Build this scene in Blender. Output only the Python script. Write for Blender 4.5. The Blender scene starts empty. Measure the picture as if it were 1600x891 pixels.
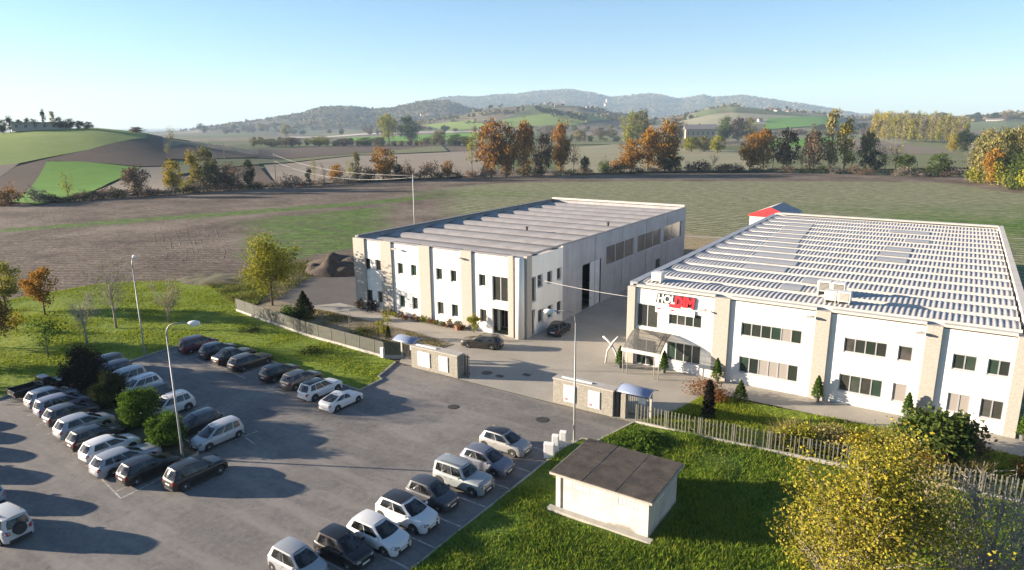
import bpy, bmesh, math, random
import numpy as np
from mathutils import Vector, Matrix
from math import radians, sin, cos, tan, pi, atan2, hypot
random.seed(7); rng = np.random.default_rng(7)
scene = bpy.context.scene
COL = scene.collection

# ------------------------------------------------------------------ camera
# world: X along the factory fronts (to the right), Y towards the fields, Z up; metres
F_PX, YAW, PITCH, ROLL, CAM_H = 1050.0, 0.587, 0.2335, -0.009, 24.0
_f0 = np.array([-sin(YAW)*cos(PITCH), cos(YAW)*cos(PITCH), -sin(PITCH)])
_r0 = np.array([cos(YAW), sin(YAW), 0.0]); _u0 = np.cross(_r0, _f0)
R_ = cos(ROLL)*_r0 + sin(ROLL)*_u0
U_ = -sin(ROLL)*_r0 + cos(ROLL)*_u0
cam_d = bpy.data.cameras.new('camera'); cam = bpy.data.objects.new('camera', cam_d); COL.objects.link(cam)
M = Matrix(((R_[0], U_[0], -_f0[0], 0), (R_[1], U_[1], -_f0[1], 0), (R_[2], U_[2], -_f0[2], CAM_H), (0, 0, 0, 1)))
cam.matrix_world = M
cam_d.sensor_width = 36.0; cam_d.lens = 36.0*F_PX/1600.0
cam_d.clip_start = 0.5; cam_d.clip_end = 60000.0
scene.camera = cam

# ------------------------------------------------------------------ sky, sun, exposure
SUN_EL, SUN_DIR = radians(11.5), radians(27.0)          # low sun; shadows run this far round from +X
world = bpy.data.worlds.new('World'); scene.world = world; world.use_nodes = True
wn = world.node_tree; wn.nodes.clear()
sky = wn.nodes.new('ShaderNodeTexSky'); sky.sky_type = 'NISHITA'; sky.sun_disc = False
sky.sun_elevation = SUN_EL; sky.sun_rotation = radians(90.0) - (SUN_DIR + pi)
sky.altitude = 250; sky.air_density = 1.0; sky.dust_density = 0.45; sky.ozone_density = 4.0
bg = wn.nodes.new('ShaderNodeBackground'); bg.inputs['Strength'].default_value = 0.05
wo = wn.nodes.new('ShaderNodeOutputWorld')
wn.links.new(sky.outputs[0], bg.inputs[0]); wn.links.new(bg.outputs[0], wo.inputs[0])
sun_d = bpy.data.lights.new('sun', 'SUN'); sun_d.energy = 5.0; sun_d.angle = radians(0.53); sun_d.color = (1.0, 0.84, 0.66)
sun = bpy.data.objects.new('sun', sun_d); COL.objects.link(sun)
sun.rotation_euler = Vector((cos(SUN_DIR)*cos(SUN_EL), sin(SUN_DIR)*cos(SUN_EL), -sin(SUN_EL))).to_track_quat('-Z', 'Y').to_euler()
sun.location = (-60, -30, 60)
scene.view_settings.view_transform = 'Standard'; scene.view_settings.look = 'None'
scene.view_settings.gamma = 1.0; scene.view_settings.exposure = 2.2
scene.render.engine = 'CYCLES'
scene.cycles.use_denoising = True
scene.cycles.max_bounces = 6; scene.cycles.diffuse_bounces = 3; scene.cycles.glossy_bounces = 3
scene.cycles.transmission_bounces = 4; scene.cycles.transparent_max_bounces = 8; scene.cycles.volume_bounces = 0
scene.cycles.sample_clamp_indirect = 6.0

# ------------------------------------------------------------------ surveying helpers (photo pixel -> place)
def ray(x, y):
    d = _f0*F_PX + R_*(x-800.0) + U_*(445.5-y); return d/np.linalg.norm(d)
def G(x, y, z=0.0):
    d = ray(x, y); t = (z-CAM_H)/d[2]; return Vector((d[0]*t, d[1]*t, z))
def on_y(x, y, Y):
    d = ray(x, y); t = Y/d[1]; return Vector((d[0]*t, Y, CAM_H+d[2]*t))
def on_x(x, y, X):
    d = ray(x, y); t = X/d[0]; return Vector((X, d[1]*t, CAM_H+d[2]*t))
def height(base, top):
    b = G(*base); d = ray(*top); return CAM_H + hypot(b.x, b.y)*d[2]/hypot(d[0], d[1])

# ------------------------------------------------------------------ mesh helpers
def link(o, parent=None):
    COL.objects.link(o)
    if parent is not None: o.parent = parent
    return o
def raw_mesh(name, verts, faces, mats=(), smooth=False, fmat=None):
    m = bpy.data.meshes.new(name); m.from_pydata([tuple(v) for v in verts], [], [tuple(f) for f in faces])
    for t in mats: m.materials.append(t)
    if fmat is not None: m.polygons.foreach_set('material_index', fmat)
    if smooth: m.polygons.foreach_set('use_smooth', [True]*len(m.polygons))
    m.update(); return m
def np_mesh(name, V, nper, mats, smooth=False):
    """V: (n*nper,3) array; every nper vertices make one polygon."""
    n = len(V)//nper; m = bpy.data.meshes.new(name)
    m.vertices.add(len(V)); m.vertices.foreach_set('co', np.ascontiguousarray(V, dtype=np.float32).ravel())
    m.loops.add(len(V)); m.loops.foreach_set('vertex_index', np.arange(len(V), dtype=np.int32))
    m.polygons.add(n); m.polygons.foreach_set('loop_start', np.arange(0, len(V), nper, dtype=np.int32))
    for t in mats: m.materials.append(t)
    m.update(calc_edges=True); return m
def grid_mesh(name, P, mats, smooth=True, closed_v=False):
    """P: (nu,nv,3) array of points -> quad sheet."""
    nu, nv = P.shape[:2]; idx = np.arange(nu*nv).reshape(nu, nv); q = []
    a, b, c, d = idx[:-1, :-1], idx[1:, :-1], idx[1:, 1:], idx[:-1, 1:]
    F = np.stack([a, b, c, d], -1).reshape(-1, 4)
    if closed_v:
        F = np.concatenate([F, np.stack([idx[:-1, -1], idx[1:, -1], idx[1:, 0], idx[:-1, 0]], -1).reshape(-1, 4)])
    m = bpy.data.meshes.new(name); V = P.reshape(-1, 3)
    m.vertices.add(len(V)); m.vertices.foreach_set('co', np.ascontiguousarray(V, dtype=np.float32).ravel())
    m.loops.add(F.size); m.loops.foreach_set('vertex_index', F.astype(np.int32).ravel())
    m.polygons.add(len(F)); m.polygons.foreach_set('loop_start', np.arange(0, F.size, 4, dtype=np.int32))
    for t in mats: m.materials.append(t)
    m.update(calc_edges=True)
    if smooth: m.polygons.foreach_set('use_smooth', [True]*len(F))
    return m
class MB:
    """collects boxes, bars and sheets into ONE mesh"""
    def __init__(s): s.v = []; s.f = []
    def add(s, vs, fs):
        k = len(s.v); s.v += [tuple(v) for v in vs]; s.f += [tuple(i+k for i in f) for f in fs]; return s
    def box(s, x0, x1, y0, y1, z0, z1):
        return s.add([(x0,y0,z0),(x1,y0,z0),(x1,y1,z0),(x0,y1,z0),(x0,y0,z1),(x1,y0,z1),(x1,y1,z1),(x0,y1,z1)],
                     [(0,3,2,1),(4,5,6,7),(0,1,5,4),(1,2,6,5),(2,3,7,6),(3,0,4,7)])
    def cbox(s, x, y, z, dx, dy, dz): return s.box(x-dx/2, x+dx/2, y-dy/2, y+dy/2, z-dz/2, z+dz/2)
    def quad(s, a, b, c, d): return s.add([a, b, c, d], [(0,1,2,3)])
    def prism(s, poly, z0, z1):
        n = len(poly)
        return s.add([(x,y,z0) for x,y in poly]+[(x,y,z1) for x,y in poly],
                     [tuple(range(n))[::-1], tuple(range(n,2*n))]+[(i,(i+1)%n,(i+1)%n+n,i+n) for i in range(n)])
    def tube(s, pts, rad, n=8, cap=True):
        pts = [Vector(p) for p in pts]; rad = rad if hasattr(rad, '__len__') else [rad]*len(pts); rings = []
        for i, p in enumerate(pts):
            t = (pts[min(i+1, len(pts)-1)]-pts[max(i-1, 0)]).normalized()
            a = t.orthogonal().normalized() if i == 0 else (a-t*a.dot(t)).normalized()
            b = t.cross(a); rings.append([p+(a*cos(2*pi*k/n)+b*sin(2*pi*k/n))*rad[i] for k in range(n)])
        vs = [v for r in rings for v in r]; fs = []
        for i in range(len(pts)-1):
            for k in range(n): fs.append((i*n+k, i*n+(k+1)%n, (i+1)*n+(k+1)%n, (i+1)*n+k))
        if cap: fs += [tuple(range(n))[::-1], tuple(range((len(pts)-1)*n, len(pts)*n))]
        return s.add(vs, fs)
    def lathe(s, prof, n=16, at=(0,0,0)):
        vs = [(at[0]+r*cos(2*pi*k/n), at[1]+r*sin(2*pi*k/n), at[2]+z) for r, z in prof for k in range(n)]
        fs = [(i*n+k, i*n+(k+1)%n, (i+1)*n+(k+1)%n, (i+1)*n+k) for i in range(len(prof)-1) for k in range(n)]
        fs += [tuple(range(n))[::-1], tuple(range((len(prof)-1)*n, len(prof)*n))]
        return s.add(vs, fs)
    def mesh(s, name, mat, smooth=False): return raw_mesh(name, s.v, s.f, [mat] if mat else [], smooth)
    def build(s, name, mat, parent=None, smooth=False, bevel=0.0):
        o = link(bpy.data.objects.new(name, s.mesh(name, mat, smooth)), parent)
        if bevel:
            b = o.modifiers.new('bevel', 'BEVEL'); b.width = bevel; b.segments = 1; b.limit_method = 'ANGLE'
        return o
def put(name, mesh, parent=None, loc=(0,0,0), rz=0.0, scale=None):
    o = bpy.data.objects.new(name, mesh); link(o, parent); o.location = loc; o.rotation_euler = (0,0,rz)
    if scale is not None: o.scale = scale if hasattr(scale, '__len__') else (scale,)*3
    return o
def tag(o, label, cat, group=None):
    o['label'] = label; o['category'] = cat
    if group: o['group'] = group
    return o
def structure(o): o['kind'] = 'structure'; return o
def stuff(o, label=None, cat=None):
    o['kind'] = 'stuff'
    if label: o['label'] = label; o['category'] = cat
    return o
def thing(name, label, cat, loc=(0,0,0), rz=0.0, group=None):
    o = bpy.data.objects.new(name, None); COL.objects.link(o); o.empty_display_size = 0.3
    o.location = loc; o.rotation_euler = (0,0,rz); return tag(o, label, cat, group)
def copy_tree(o, parent=None):
    c = o.copy(); COL.objects.link(c); c.parent = parent
    for ch in o.children: copy_tree(ch, c)
    return c

# ------------------------------------------------------------------ material helpers
class NT:
    def __init__(s, name):
        s.m = bpy.data.materials.new(name); s.m.use_nodes = True; s.t = s.m.node_tree; s.t.nodes.clear()
        s.out = s.t.nodes.new('ShaderNodeOutputMaterial')
    def n(s, typ, **kw):
        nd = s.t.nodes.new(typ)
        for k, v in kw.items(): setattr(nd, k, v)
        return nd
    def l(s, a, b): s.t.links.new(a, b)
    def val(s, inp, v):
        if hasattr(v, 'is_output') or isinstance(v, bpy.types.NodeSocket): s.l(v, inp)
        else: inp.default_value = v
    def coord(s, kind='Object'): return s.n('ShaderNodeTexCoord').outputs[kind]
    def pos(s): return s.n('ShaderNodeNewGeometry').outputs['Position']
    def mapping(s, vec, scale=(1,1,1), rot=(0,0,0), loc=(0,0,0)):
        m = s.n('ShaderNodeMapping'); s.l(vec, m.inputs[0]); m.inputs['Scale'].default_value = scale
        m.inputs['Rotation'].default_value = rot; m.inputs['Location'].default_value = loc; return m.outputs[0]
    def noise(s, vec, scale=1.0, detail=4.0, rough=0.55, dist=0.0):
        n = s.n('ShaderNodeTexNoise'); s.l(vec, n.inputs['Vector']); n.inputs['Scale'].default_value = scale
        n.inputs['Detail'].default_value = detail; n.inputs['Roughness'].default_value = rough; n.inputs['Distortion'].default_value = dist
        return n.outputs['Fac']
    def wave(s, vec, scale=1.0, dist=0.0, det=1.0, dscale=1.0):
        n = s.n('ShaderNodeTexWave'); s.l(vec, n.inputs['Vector']); n.inputs['Scale'].default_value = scale
        n.inputs['Distortion'].default_value = dist; n.inputs['Detail'].default_value = det; n.inputs['Detail Scale'].default_value = dscale
        return n.outputs['Fac']
    def ramp(s, fac, stops, interp='LINEAR'):
        r = s.n('ShaderNodeValToRGB'); s.l(fac, r.inputs[0]); cr = r.color_ramp; cr.interpolation = interp
        while len(cr.elements) < len(stops): cr.elements.new(0.5)
        for e, (p, c) in zip(cr.elements, stops): e.position = p; e.color = (c if hasattr(c, '__len__') else (c,c,c))[:3] + (1,) if hasattr(c, '__len__') else (c,c,c,1)
        return r.outputs[0]
    def mix(s, fac, a, b, typ='MIX'):
        m = s.n('ShaderNodeMix', data_type='RGBA', blend_type=typ); s.val(m.inputs[0], fac)
        for sock, v in ((m.inputs[6], a), (m.inputs[7], b)):
            if isinstance(v, bpy.types.NodeSocket): s.l(v, sock)
            else: sock.default_value = tuple(v[:3])+(1,)
        return m.outputs[2]
    def math(s, op, a, b=0.0, clamp=False):
        m = s.n('ShaderNodeMath', operation=op, use_clamp=clamp); s.val(m.inputs[0], a); s.val(m.inputs[1], b); return m.outputs[0]
    def attr(s, name): 
        a = s.n('ShaderNodeAttribute'); a.attribute_name = name; return a.outputs['Fac']
    def island(s): return s.n('ShaderNodeNewGeometry').outputs['Random Per Island']
    def objrand(s): return s.n('ShaderNodeObjectInfo').outputs['Random']
    def bump(s, h, strength=0.3, dist=0.02):
        b = s.n('ShaderNodeBump'); s.l(h, b.inputs['Height']); b.inputs['Strength'].default_value = strength
        b.inputs['Distance'].default_value = dist; return b.outputs[0]
    def bsdf(s, color, rough=0.8, metal=0.0, normal=None, spec=0.5, coat=0.0):
        p = s.n('ShaderNodeBsdfPrincipled'); 
        if isinstance(color, bpy.types.NodeSocket): s.l(color, p.inputs['Base Color'])
        else: p.inputs['Base Color'].default_value = tuple(color[:3])+(1,)
        s.val(p.inputs['Roughness'], rough); p.inputs['Metallic'].default_value = metal
        p.inputs['Specular IOR Level'].default_value = spec; p.inputs['Coat Weight'].default_value = coat
        if coat: p.inputs['Coat Roughness'].default_value = 0.05
        if normal is not None: s.l(normal, p.inputs['Normal'])
        return p.outputs[0]
    def done(s, shader): s.l(shader, s.out.inputs[0]); return s.m
def mottled(name, c1, c2, scale=1.0, rough=0.85, bump=0.15, bscale=None, metal=0.0, spec=0.4, kind='Object', dist=0.02):
    t = NT(name); v = t.coord(kind) if kind != 'pos' else t.pos()
    n1 = t.noise(v, scale, 6, 0.6); n2 = t.noise(v, scale*9.0, 3, 0.6)
    f = t.math('ADD', t.math('MULTIPLY', n1, 0.7), t.math('MULTIPLY', n2, 0.3))
    c = t.ramp(f, [(0.32, c1), (0.68, c2)])
    nb = t.bump(t.noise(v, bscale or scale*12, 3, 0.6), bump, dist) if bump else None
    return t.done(t.bsdf(c, rough, metal, nb, spec))
_plain = {}
def plain(name, c, rough=0.6, metal=0.0, spec=0.5, coat=0.0):
    if name in _plain: return _plain[name]
    t = NT(name); v = t.coord('Object'); n = t.noise(v, 3.0, 4, 0.6)
    col = t.mix(t.math('MULTIPLY', n, 0.35), c, tuple(k*0.6 for k in c))
    _plain[name] = t.done(t.bsdf(col, rough, metal, None, spec, coat)); return _plain[name]
# ------------------------------------------------------------------ terrain
FWD = np.array([-sin(YAW), cos(YAW)]); RGT = np.array([cos(YAW), sin(YAW)])
def az_tan(px, py):
    d = ray(px, py); return atan2(d[0]*RGT[0]+d[1]*RGT[1], d[0]*FWD[0]+d[1]*FWD[1]), d[2]/hypot(d[0], d[1])
# (distance, front width, back width, wooded, skyline points)
RIDGES = [
 (640, 330, 300, 0.0, [(-260,235),(-120,214),(0,207),(60,201),(150,199),(215,205),(262,215),(330,224),(400,234),(440,240)]),
 (2300, 1000, 900, 0.35, [(640,196),(700,186),(760,174),(850,168),(905,170),(960,180),(1010,188),(1060,184),(1110,172),(1150,168),(1210,174),(1290,181),(1330,190)]),
 (2700, 1100, 900, 0.45, [(1290,190),(1340,184),(1420,181),(1500,185),(1545,180),(1575,177),(1640,180),(1760,184),(1900,190)]),
 (3600, 1200, 900, 0.75, [(230,208),(300,204),(400,190),(470,178),(505,168),(550,167),(585,171),(620,168),(660,159),(700,158),(720,166),(770,180),(830,192)]),
 (6500, 2200, 2000, 0.95, [(560,185),(640,166),(660,159),(715,151),(760,151),(800,151),(850,148),(885,144),(930,150),(952,156),(1000,151),(1030,153),(1060,159),(1100,154),(1112,158),(1160,154),(1200,158),(1250,165),(1300,173),(1345,180),(1400,179),(1445,183),(1520,184),(1700,186)]),
]
_R = []
for D, wf, wb, wd, pts in RIDGES:
    at = [az_tan(*p) for p in pts]; _R.append((D, wf, wb, wd, np.array([a for a, _ in at]), np.array([CAM_H+D*t for _, t in at])))
def vnoise(x, y, s, seed=0):
    x = np.asarray(x, float)/s; y = np.asarray(y, float)/s; xi = np.floor(x); yi = np.floor(y); fx = x-xi; fy = y-yi
    fx = fx*fx*(3-2*fx); fy = fy*fy*(3-2*fy)
    def hsh(a, b): v = np.sin(a*127.1+b*311.7+seed*74.7)*43758.5453; return v-np.floor(v)
    return (hsh(xi,yi)*(1-fx)+hsh(xi+1,yi)*fx)*(1-fy)+(hsh(xi,yi+1)*(1-fx)+hsh(xi+1,yi+1)*fx)*fy
def H_parts(x, y):
    x = np.asarray(x, float); y = np.asarray(y, float); d = np.hypot(x, y)
    az = np.arctan2(x*RGT[0]+y*RGT[1], x*FWD[0]+y*FWD[1]); z = np.zeros_like(d); wood = np.zeros_like(d)
    for D, wf, wb, wd, A, Z in _R:
        zz = np.interp(az, A, Z, left=Z[0], right=Z[-1])
        edge = np.clip(1-np.maximum(A[0]-az, az-A[-1])/0.12, 0, 1); zz = np.maximum(zz, 0)*edge
        t = np.where(d < D, (D-d)/wf, (d-D)/wb); b = np.where(t < 1, 0.5+0.5*np.cos(np.pi*np.clip(t, 0, 1)), 0.0)
        c = zz*b; wood = np.where(c > z, wd*np.clip(c/25, 0, 1), wood); z = np.maximum(z, c)
    und = np.clip((d-420)/600, 0, 1)*(vnoise(x, y, 420, 1)-0.5)*7.0
    z = z*(1+np.clip((d-1400)/800, 0, 1)*((vnoise(x, y, 620, 8)-0.5)*0.16+(vnoise(x, y, 240, 9)-0.5)*0.10))
    return z+und, wood
def h_at(x, y): return float(H_parts(np.array([x]), np.array([y]))[0][0])
def GT(px, py, off=0.0):
    """photo pixel -> point on the terrain"""
    d = ray(px, py); t = np.arange(40, 9000, 4.0); X, Y, Zr = d[0]*t, d[1]*t, CAM_H+d[2]*t
    below = np.nonzero(Zr <= H_parts(X, Y)[0]+off)[0]
    k = below[0] if len(below) else len(t)-1
    return Vector((X[k], Y[k], float(H_parts(X[k:k+1], Y[k:k+1])[0][0])+off))

t = NT('countryside'); P = t.pos()
vor = t.n('ShaderNodeTexVoronoi'); t.l(t.mapping(P, (0.0062, 0.0042, 0), (0,0,0.5)), vor.inputs['Vector']); vor.inputs['Scale'].default_value = 1.0
sep = t.n('ShaderNodeSeparateColor'); t.l(vor.outputs['Color'], sep.inputs[0])
fieldc = t.ramp(sep.outputs[0], [(0.0,(0.115,0.085,0.06)),(0.22,(0.075,0.105,0.03)),(0.42,(0.21,0.175,0.115)),(0.58,(0.10,0.13,0.045)),(0.78,(0.155,0.125,0.08)),(0.95,(0.06,0.10,0.03))], 'CONSTANT')
nz = t.noise(P, 0.02, 5, 0.6); fieldc = t.mix(t.math('MULTIPLY', nz, 0.5), fieldc, (0.12,0.11,0.07))
woodc = t.ramp(t.noise(P, 0.035, 5, 0.7), [(0.38,(0.028,0.032,0.018)),(0.5,(0.075,0.066,0.035)),(0.62,(0.15,0.105,0.05))])
wm = t.ramp(t.math('ADD', t.attr('wood'), t.math('MULTIPLY', t.math('SUBTRACT', t.noise(P, 0.0035, 4, 0.6), 0.5), 1.3)), [(0.42,0.0),(0.5,1.0)])
countryside = t.done(t.bsdf(t.mix(wm, fieldc, woodc), 0.95, 0, t.bump(t.noise(P, 0.06, 4, 0.7), 0.6, 6.0), 0.1))
azs = np.concatenate([np.radians(np.arange(-180,-56,6.0)), np.radians(np.arange(-56,56,0.22)), np.radians(np.arange(56,181,6.0))])
rad = np.concatenate([[1.0], np.arange(30,300,30), np.arange(300,900,14), np.arange(900,3200,45), np.arange(3200,8600,90), [9500,11500,15000,22000,40000]])
RR, AA = np.meshgrid(rad, azs, indexing='ij')
X = RR*(FWD[0]*np.cos(AA)+RGT[0]*np.sin(AA)); Y = RR*(FWD[1]*np.cos(AA)+RGT[1]*np.sin(AA))
Z, W = H_parts(X, Y)
Z = Z + np.where((W > 0.4) & (RR > 1500), (vnoise(X, Y, 60, 3)-0.3)*9.0*W + (vnoise(X, Y, 23, 4)-0.3)*5.0*W, 0.0) - 0.35
me = grid_mesh('land', np.stack([X, Y, Z], -1), [countryside])
at = me.attributes.new('wood', 'FLOAT', 'POINT'); at.data.foreach_set('value', W.astype(np.float32).ravel())
structure(link(bpy.data.objects.new('terrain', me)))

def drape(name, poly, mat, step, off, attrs=None, flat=None, lump=0.0):
    """a field or lawn: polygon cut to a fine grid and laid on the terrain"""
    bm = bmesh.new(); bm.faces.new([bm.verts.new((p[0], p[1], 0)) for p in poly])
    xs = [p[0] for p in poly]; ys = [p[1] for p in poly]
    for ax, lo, hi in ((0, min(xs), max(xs)), (1, min(ys), max(ys))):
        c = math.floor(lo/step)*step+step
        while c < hi:
            co = (c,0,0) if ax == 0 else (0,c,0); no = (1,0,0) if ax == 0 else (0,1,0)
            bmesh.ops.bisect_plane(bm, geom=bm.verts[:]+bm.edges[:]+bm.faces[:], plane_co=co, plane_no=no); c += step
    bmesh.ops.triangulate(bm, faces=[f for f in bm.faces if len(f.verts) > 4])
    co = np.array([v.co[:] for v in bm.verts]); z = (H_parts(co[:,0], co[:,1])[0] if flat is None else np.full(len(co), flat))+off
    if lump: z = z+lump*(vnoise(co[:,0], co[:,1], 1.7, 21)-0.35)*np.clip(vnoise(co[:,0], co[:,1], 7.0, 22)*1.6-0.2, 0, 1)
    for v, k in zip(bm.verts, z): v.co.z = k
    bmesh.ops.recalc_face_normals(bm, faces=bm.faces[:])
    m = bpy.data.meshes.new(name); bm.to_mesh(m); bm.free(); m.materials.append(mat)
    if sum(p.normal.z for p in m.polygons) < 0: m.flip_normals()
    m.polygons.foreach_set('use_smooth', [True]*len(m.polygons))
    if attrs:
        for k, fn in attrs.items():
            a = m.attributes.new(k, 'FLOAT', 'POINT'); a.data.foreach_set('value', fn(co).astype(np.float32))
    return structure(link(bpy.data.objects.new(name, m)))

# ---- the big field behind the factories: ploughed soil, young green crop, dry stubble
def to_px(co):
    d = np.column_stack([co[:,0], co[:,1], np.zeros(len(co))-CAM_H]); w = d@_f0; w = np.where(w < 1, 1, w)
    return 800+F_PX*(d@R_)/w, 445.5-F_PX*(d@U_)/w
def sst(a, b, x): k = np.clip((x-a)/(b-a), 0, 1); return k*k*(3-2*k)
def green_f(co):
    u, v = to_px(co)
    strip = np.exp(-((v-np.interp(u, [0,120,330,560,700],[361,351,336,318,305]))/np.interp(u,[0,330,700],[4.5,6,4.5]))**2)*0.75*sst(760,640,u)
    crop = sst(290,430,u)*sst(700,560,u)*sst(np.interp(0,[0],[0]),1,v-np.interp(u,[330,480,640,700],[347,333,317,310]))*sst(8,-4,v-np.interp(u,[330,480,640],[420,402,372]))*0.66
    right = sst(980,1250,u)*(0.45+0.0*v)*sst(306,322,v) + np.exp(-((v-352)/14)**2)*sst(1290,1400,u)*0.3
    back = sst(560,660,u)*sst(1000,800,u)*np.exp(-((v-303)/14)**2)*0.5
    return np.clip(np.maximum.reduce([strip, crop, right, back]), 0, 1)
def dry_f(co):
    u, v = to_px(co); return sst(600,800,u)*sst(0,7,v-np.interp(u,[400,640,800,1000,1470,1600],[298,291,282,279,281,300]))
t = NT('field_soil'); P = t.pos(); n1 = t.noise(P, 0.05, 6, 0.65); n2 = t.noise(P, 0.55, 6, 0.85)
soil = t.ramp(t.math('ADD', t.math('MULTIPLY', n1, 0.5), t.math('MULTIPLY', n2, 0.5)), [(0.40,(0.08,0.062,0.048)),(0.5,(0.163,0.128,0.10)),(0.60,(0.27,0.22,0.175))])
rows = t.wave(t.mapping(P, (1,1,1), (0,0,radians(62))), 0.16, 3.0, 3, 0.4); rows2 = t.wave(t.mapping(P, (1,1,1), (0,0,radians(95))), 0.11, 2.5, 3, 0.4)
dryc = t.ramp(t.math('ADD', t.math('MULTIPLY', t.noise(P, 0.3, 6, 0.8), 0.8), t.math('MULTIPLY', rows2, 0.2)), [(0.40,(0.13,0.145,0.07)),(0.52,(0.235,0.24,0.135)),(0.64,(0.35,0.34,0.21))])
greenc = t.ramp(t.noise(P, 0.35, 4, 0.7), [(0.35,(0.05,0.10,0.016)),(0.55,(0.11,0.19,0.035)),(0.7,(0.17,0.25,0.06))])
streak = t.noise(t.mapping(P, (0.25,1,1), (0,0,radians(5))), 0.22, 5, 0.75)
gm = t.ramp(t.math('ADD', t.attr('green'), t.math('MULTIPLY', t.math('SUBTRACT', t.math('ADD', t.math('MULTIPLY', streak, 0.6), t.math('MULTIPLY', n2, 0.4)), 0.5), 1.7)), [(0.38,0.0),(0.72,1.0)])
dm = t.ramp(t.math('ADD', t.attr('dry'), t.math('MULTIPLY', t.math('SUBTRACT', n1, 0.5), 0.8)), [(0.3,0.0),(0.7,1.0)])
c = t.mix(gm, t.mix(dm, soil, dryc), greenc); c = t.mix(t.math('MULTIPLY', rows, 0.38), c, (0.045,0.037,0.026))
field_mat = t.done(t.bsdf(c, 0.95, 0, t.bump(t.math('ADD', t.noise(P, 1.3, 4, 0.7), rows), 1.0, 0.25), 0.1))
drape('ploughed_field', [(-330,-60),(-300,30),(-263,91),(-250,140),(-237,180),(-215,230),(-183,275),(-130,322),(-80,351),(-10,364),(45,345),(170,330),(170,-60)], field_mat, 4.0, -0.10, {'green': green_f, 'dry': dry_f}, flat=0.0)

clod = t = None
for i in range(11):
    x0 = 240+i*9.6+random.uniform(-2,2); bend = random.uniform(4,14); px = [(x0, 352+random.uniform(-1,3)), (x0+bend*0.5+i*0.5, 372), (x0+bend+i*1.2, 394), (x0+bend*0.9+i*1.1, 404+random.uniform(-3,3))]
    V = [G(*q) for q in px]; pts = []
    for a_, b_ in zip(V[:-1], V[1:]): pts += [a_.lerp(b_, k/6) for k in range(6)]
    pts = [p+Vector((random.uniform(-.12,.12), random.uniform(-.12,.12), -0.275)) for p in pts+[V[-1]]]
    structure(MB().tube(pts, [0.19+0.05*random.random() for _ in pts], 6).build('furrow_ridge', field_mat, None, True))
# ---- fields further off
def fieldmat(name, c1, c2, ang=0.0, row=0.3, rs=0.12):
    t = NT(name); P = t.pos(); n = t.noise(P, 0.03, 5, 0.65); n2 = t.noise(P, 0.25, 3, 0.7)
    col = t.ramp(t.math('ADD', t.math('MULTIPLY', n, 0.65), t.math('MULTIPLY', n2, 0.35)), [(0.3, c1), (0.7, c2)])
    w = t.wave(t.mapping(P, (1,1,1), (0,0,ang)), rs, 1.0, 2, 0.1)
    col = t.mix(t.math('MULTIPLY', w, row), col, tuple(k*0.55 for k in c1))
    return t.done(t.bsdf(col, 0.95, 0, t.bump(n2, 0.4, 0.3), 0.1))
FM = dict(
 hillgreen=fieldmat('pasture', (0.13,0.185,0.035), (0.20,0.255,0.065), 0.3, 0.12),
 bright=fieldmat('winter_wheat', (0.08,0.19,0.014), (0.14,0.28,0.03), 1.0, 0.2),
 brown=fieldmat('ploughland', (0.085,0.06,0.043), (0.125,0.09,0.066), 0.9, 0.35),
 tan=fieldmat('tilled_earth', (0.15,0.12,0.09), (0.22,0.175,0.135), 1.2, 0.3),
 beige=fieldmat('fallow', (0.21,0.175,0.13), (0.29,0.245,0.19), 1.4, 0.25),
 olive=fieldmat('meadow', (0.115,0.125,0.055), (0.17,0.175,0.085), 0.1, 0.2),
 dark=fieldmat('dark_crop', (0.035,0.055,0.025), (0.055,0.08,0.035), 0.2, 0.1),
 pale=fieldmat('stubble', (0.20,0.19,0.115), (0.28,0.26,0.165), 0.2, 0.2),
 road=fieldmat('gravel_road', (0.42,0.38,0.32), (0.5,0.46,0.40), 0.2, 0.05))
def far_field(px, key, name='field', step=12.0, off=0.35):
    drape(name, [(p.x, p.y) for p in (GT(*q) for q in px)], FM[key], step, 0.32+0.12*(off-0.35) if off < 1 else off*0.7)
far_field([(-60,262),(0,262),(140,236),(228,217),(253,213),(215,206.5),(150,200.5),(60,203),(0,209),(-60,216)], 'hillgreen', 'hill_pasture')
far_field([(255,214),(232,217),(140,236),(78,249),(0,268),(-60,276),(-60,330),(20,318),(75,252),(222,262),(262,260),(256,236)], 'brown', 'hill_ploughland')
far_field([(20,317),(73,254),(120,255),(219,263),(170,288),(140,302),(60,322)], 'bright', 'green_wheat_field', 8.0, 0.7)
far_field([(-30,263),(30,258),(-30,296)], 'tan', 'tilled_field', 8.0, 0.9)
far_field([(150,301),(222,264),(272,262),(270,300),(200,306)], 'beige', 'fallow_field', 8.0, 0.6)
far_field([(258,250),(258,236),(285,226),(402,243),(402,247),(330,250)], 'brown', 'hill_ploughland', 10.0, 0.7)
far_field([(224,207.5),(262,216),(300,222),(258,214.5)], 'dark', 'dark_crop_field', 10, 0.6)
far_field([(272,262),(330,251),(405,249),(405,258),(330,266),(272,275)], 'olive', 'meadow', 10, 0.5)
far_field([(335,296),(335,268),(404,260),(432,291),(380,294)], 'brown', 'tilled_field', 10, 0.55)
far_field([(404,249),(690,227),(700,237),(560,243),(404,257)], 'olive', 'green_meadow', 12, 0.5)
far_field([(404,248),(404,232),(540,227),(690,222),(690,227)], 'brown', 'hill_ploughland', 12, 0.5)
far_field([(412,259),(560,244),(740,237),(760,245),(750,276),(600,284),(434,291)], 'beige', 'fallow_field', 12, 0.5)
far_field([(540,221),(540,215),(690,209),(760,208),(760,214),(690,221)], 'bright', 'green_meadow', 16, 0.5)
far_field([(450,214),(560,209.2),(760,205.6),(760,207.2),(560,211.2),(450,216)], 'road', 'gravel_road', 16, 0.8)
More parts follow.
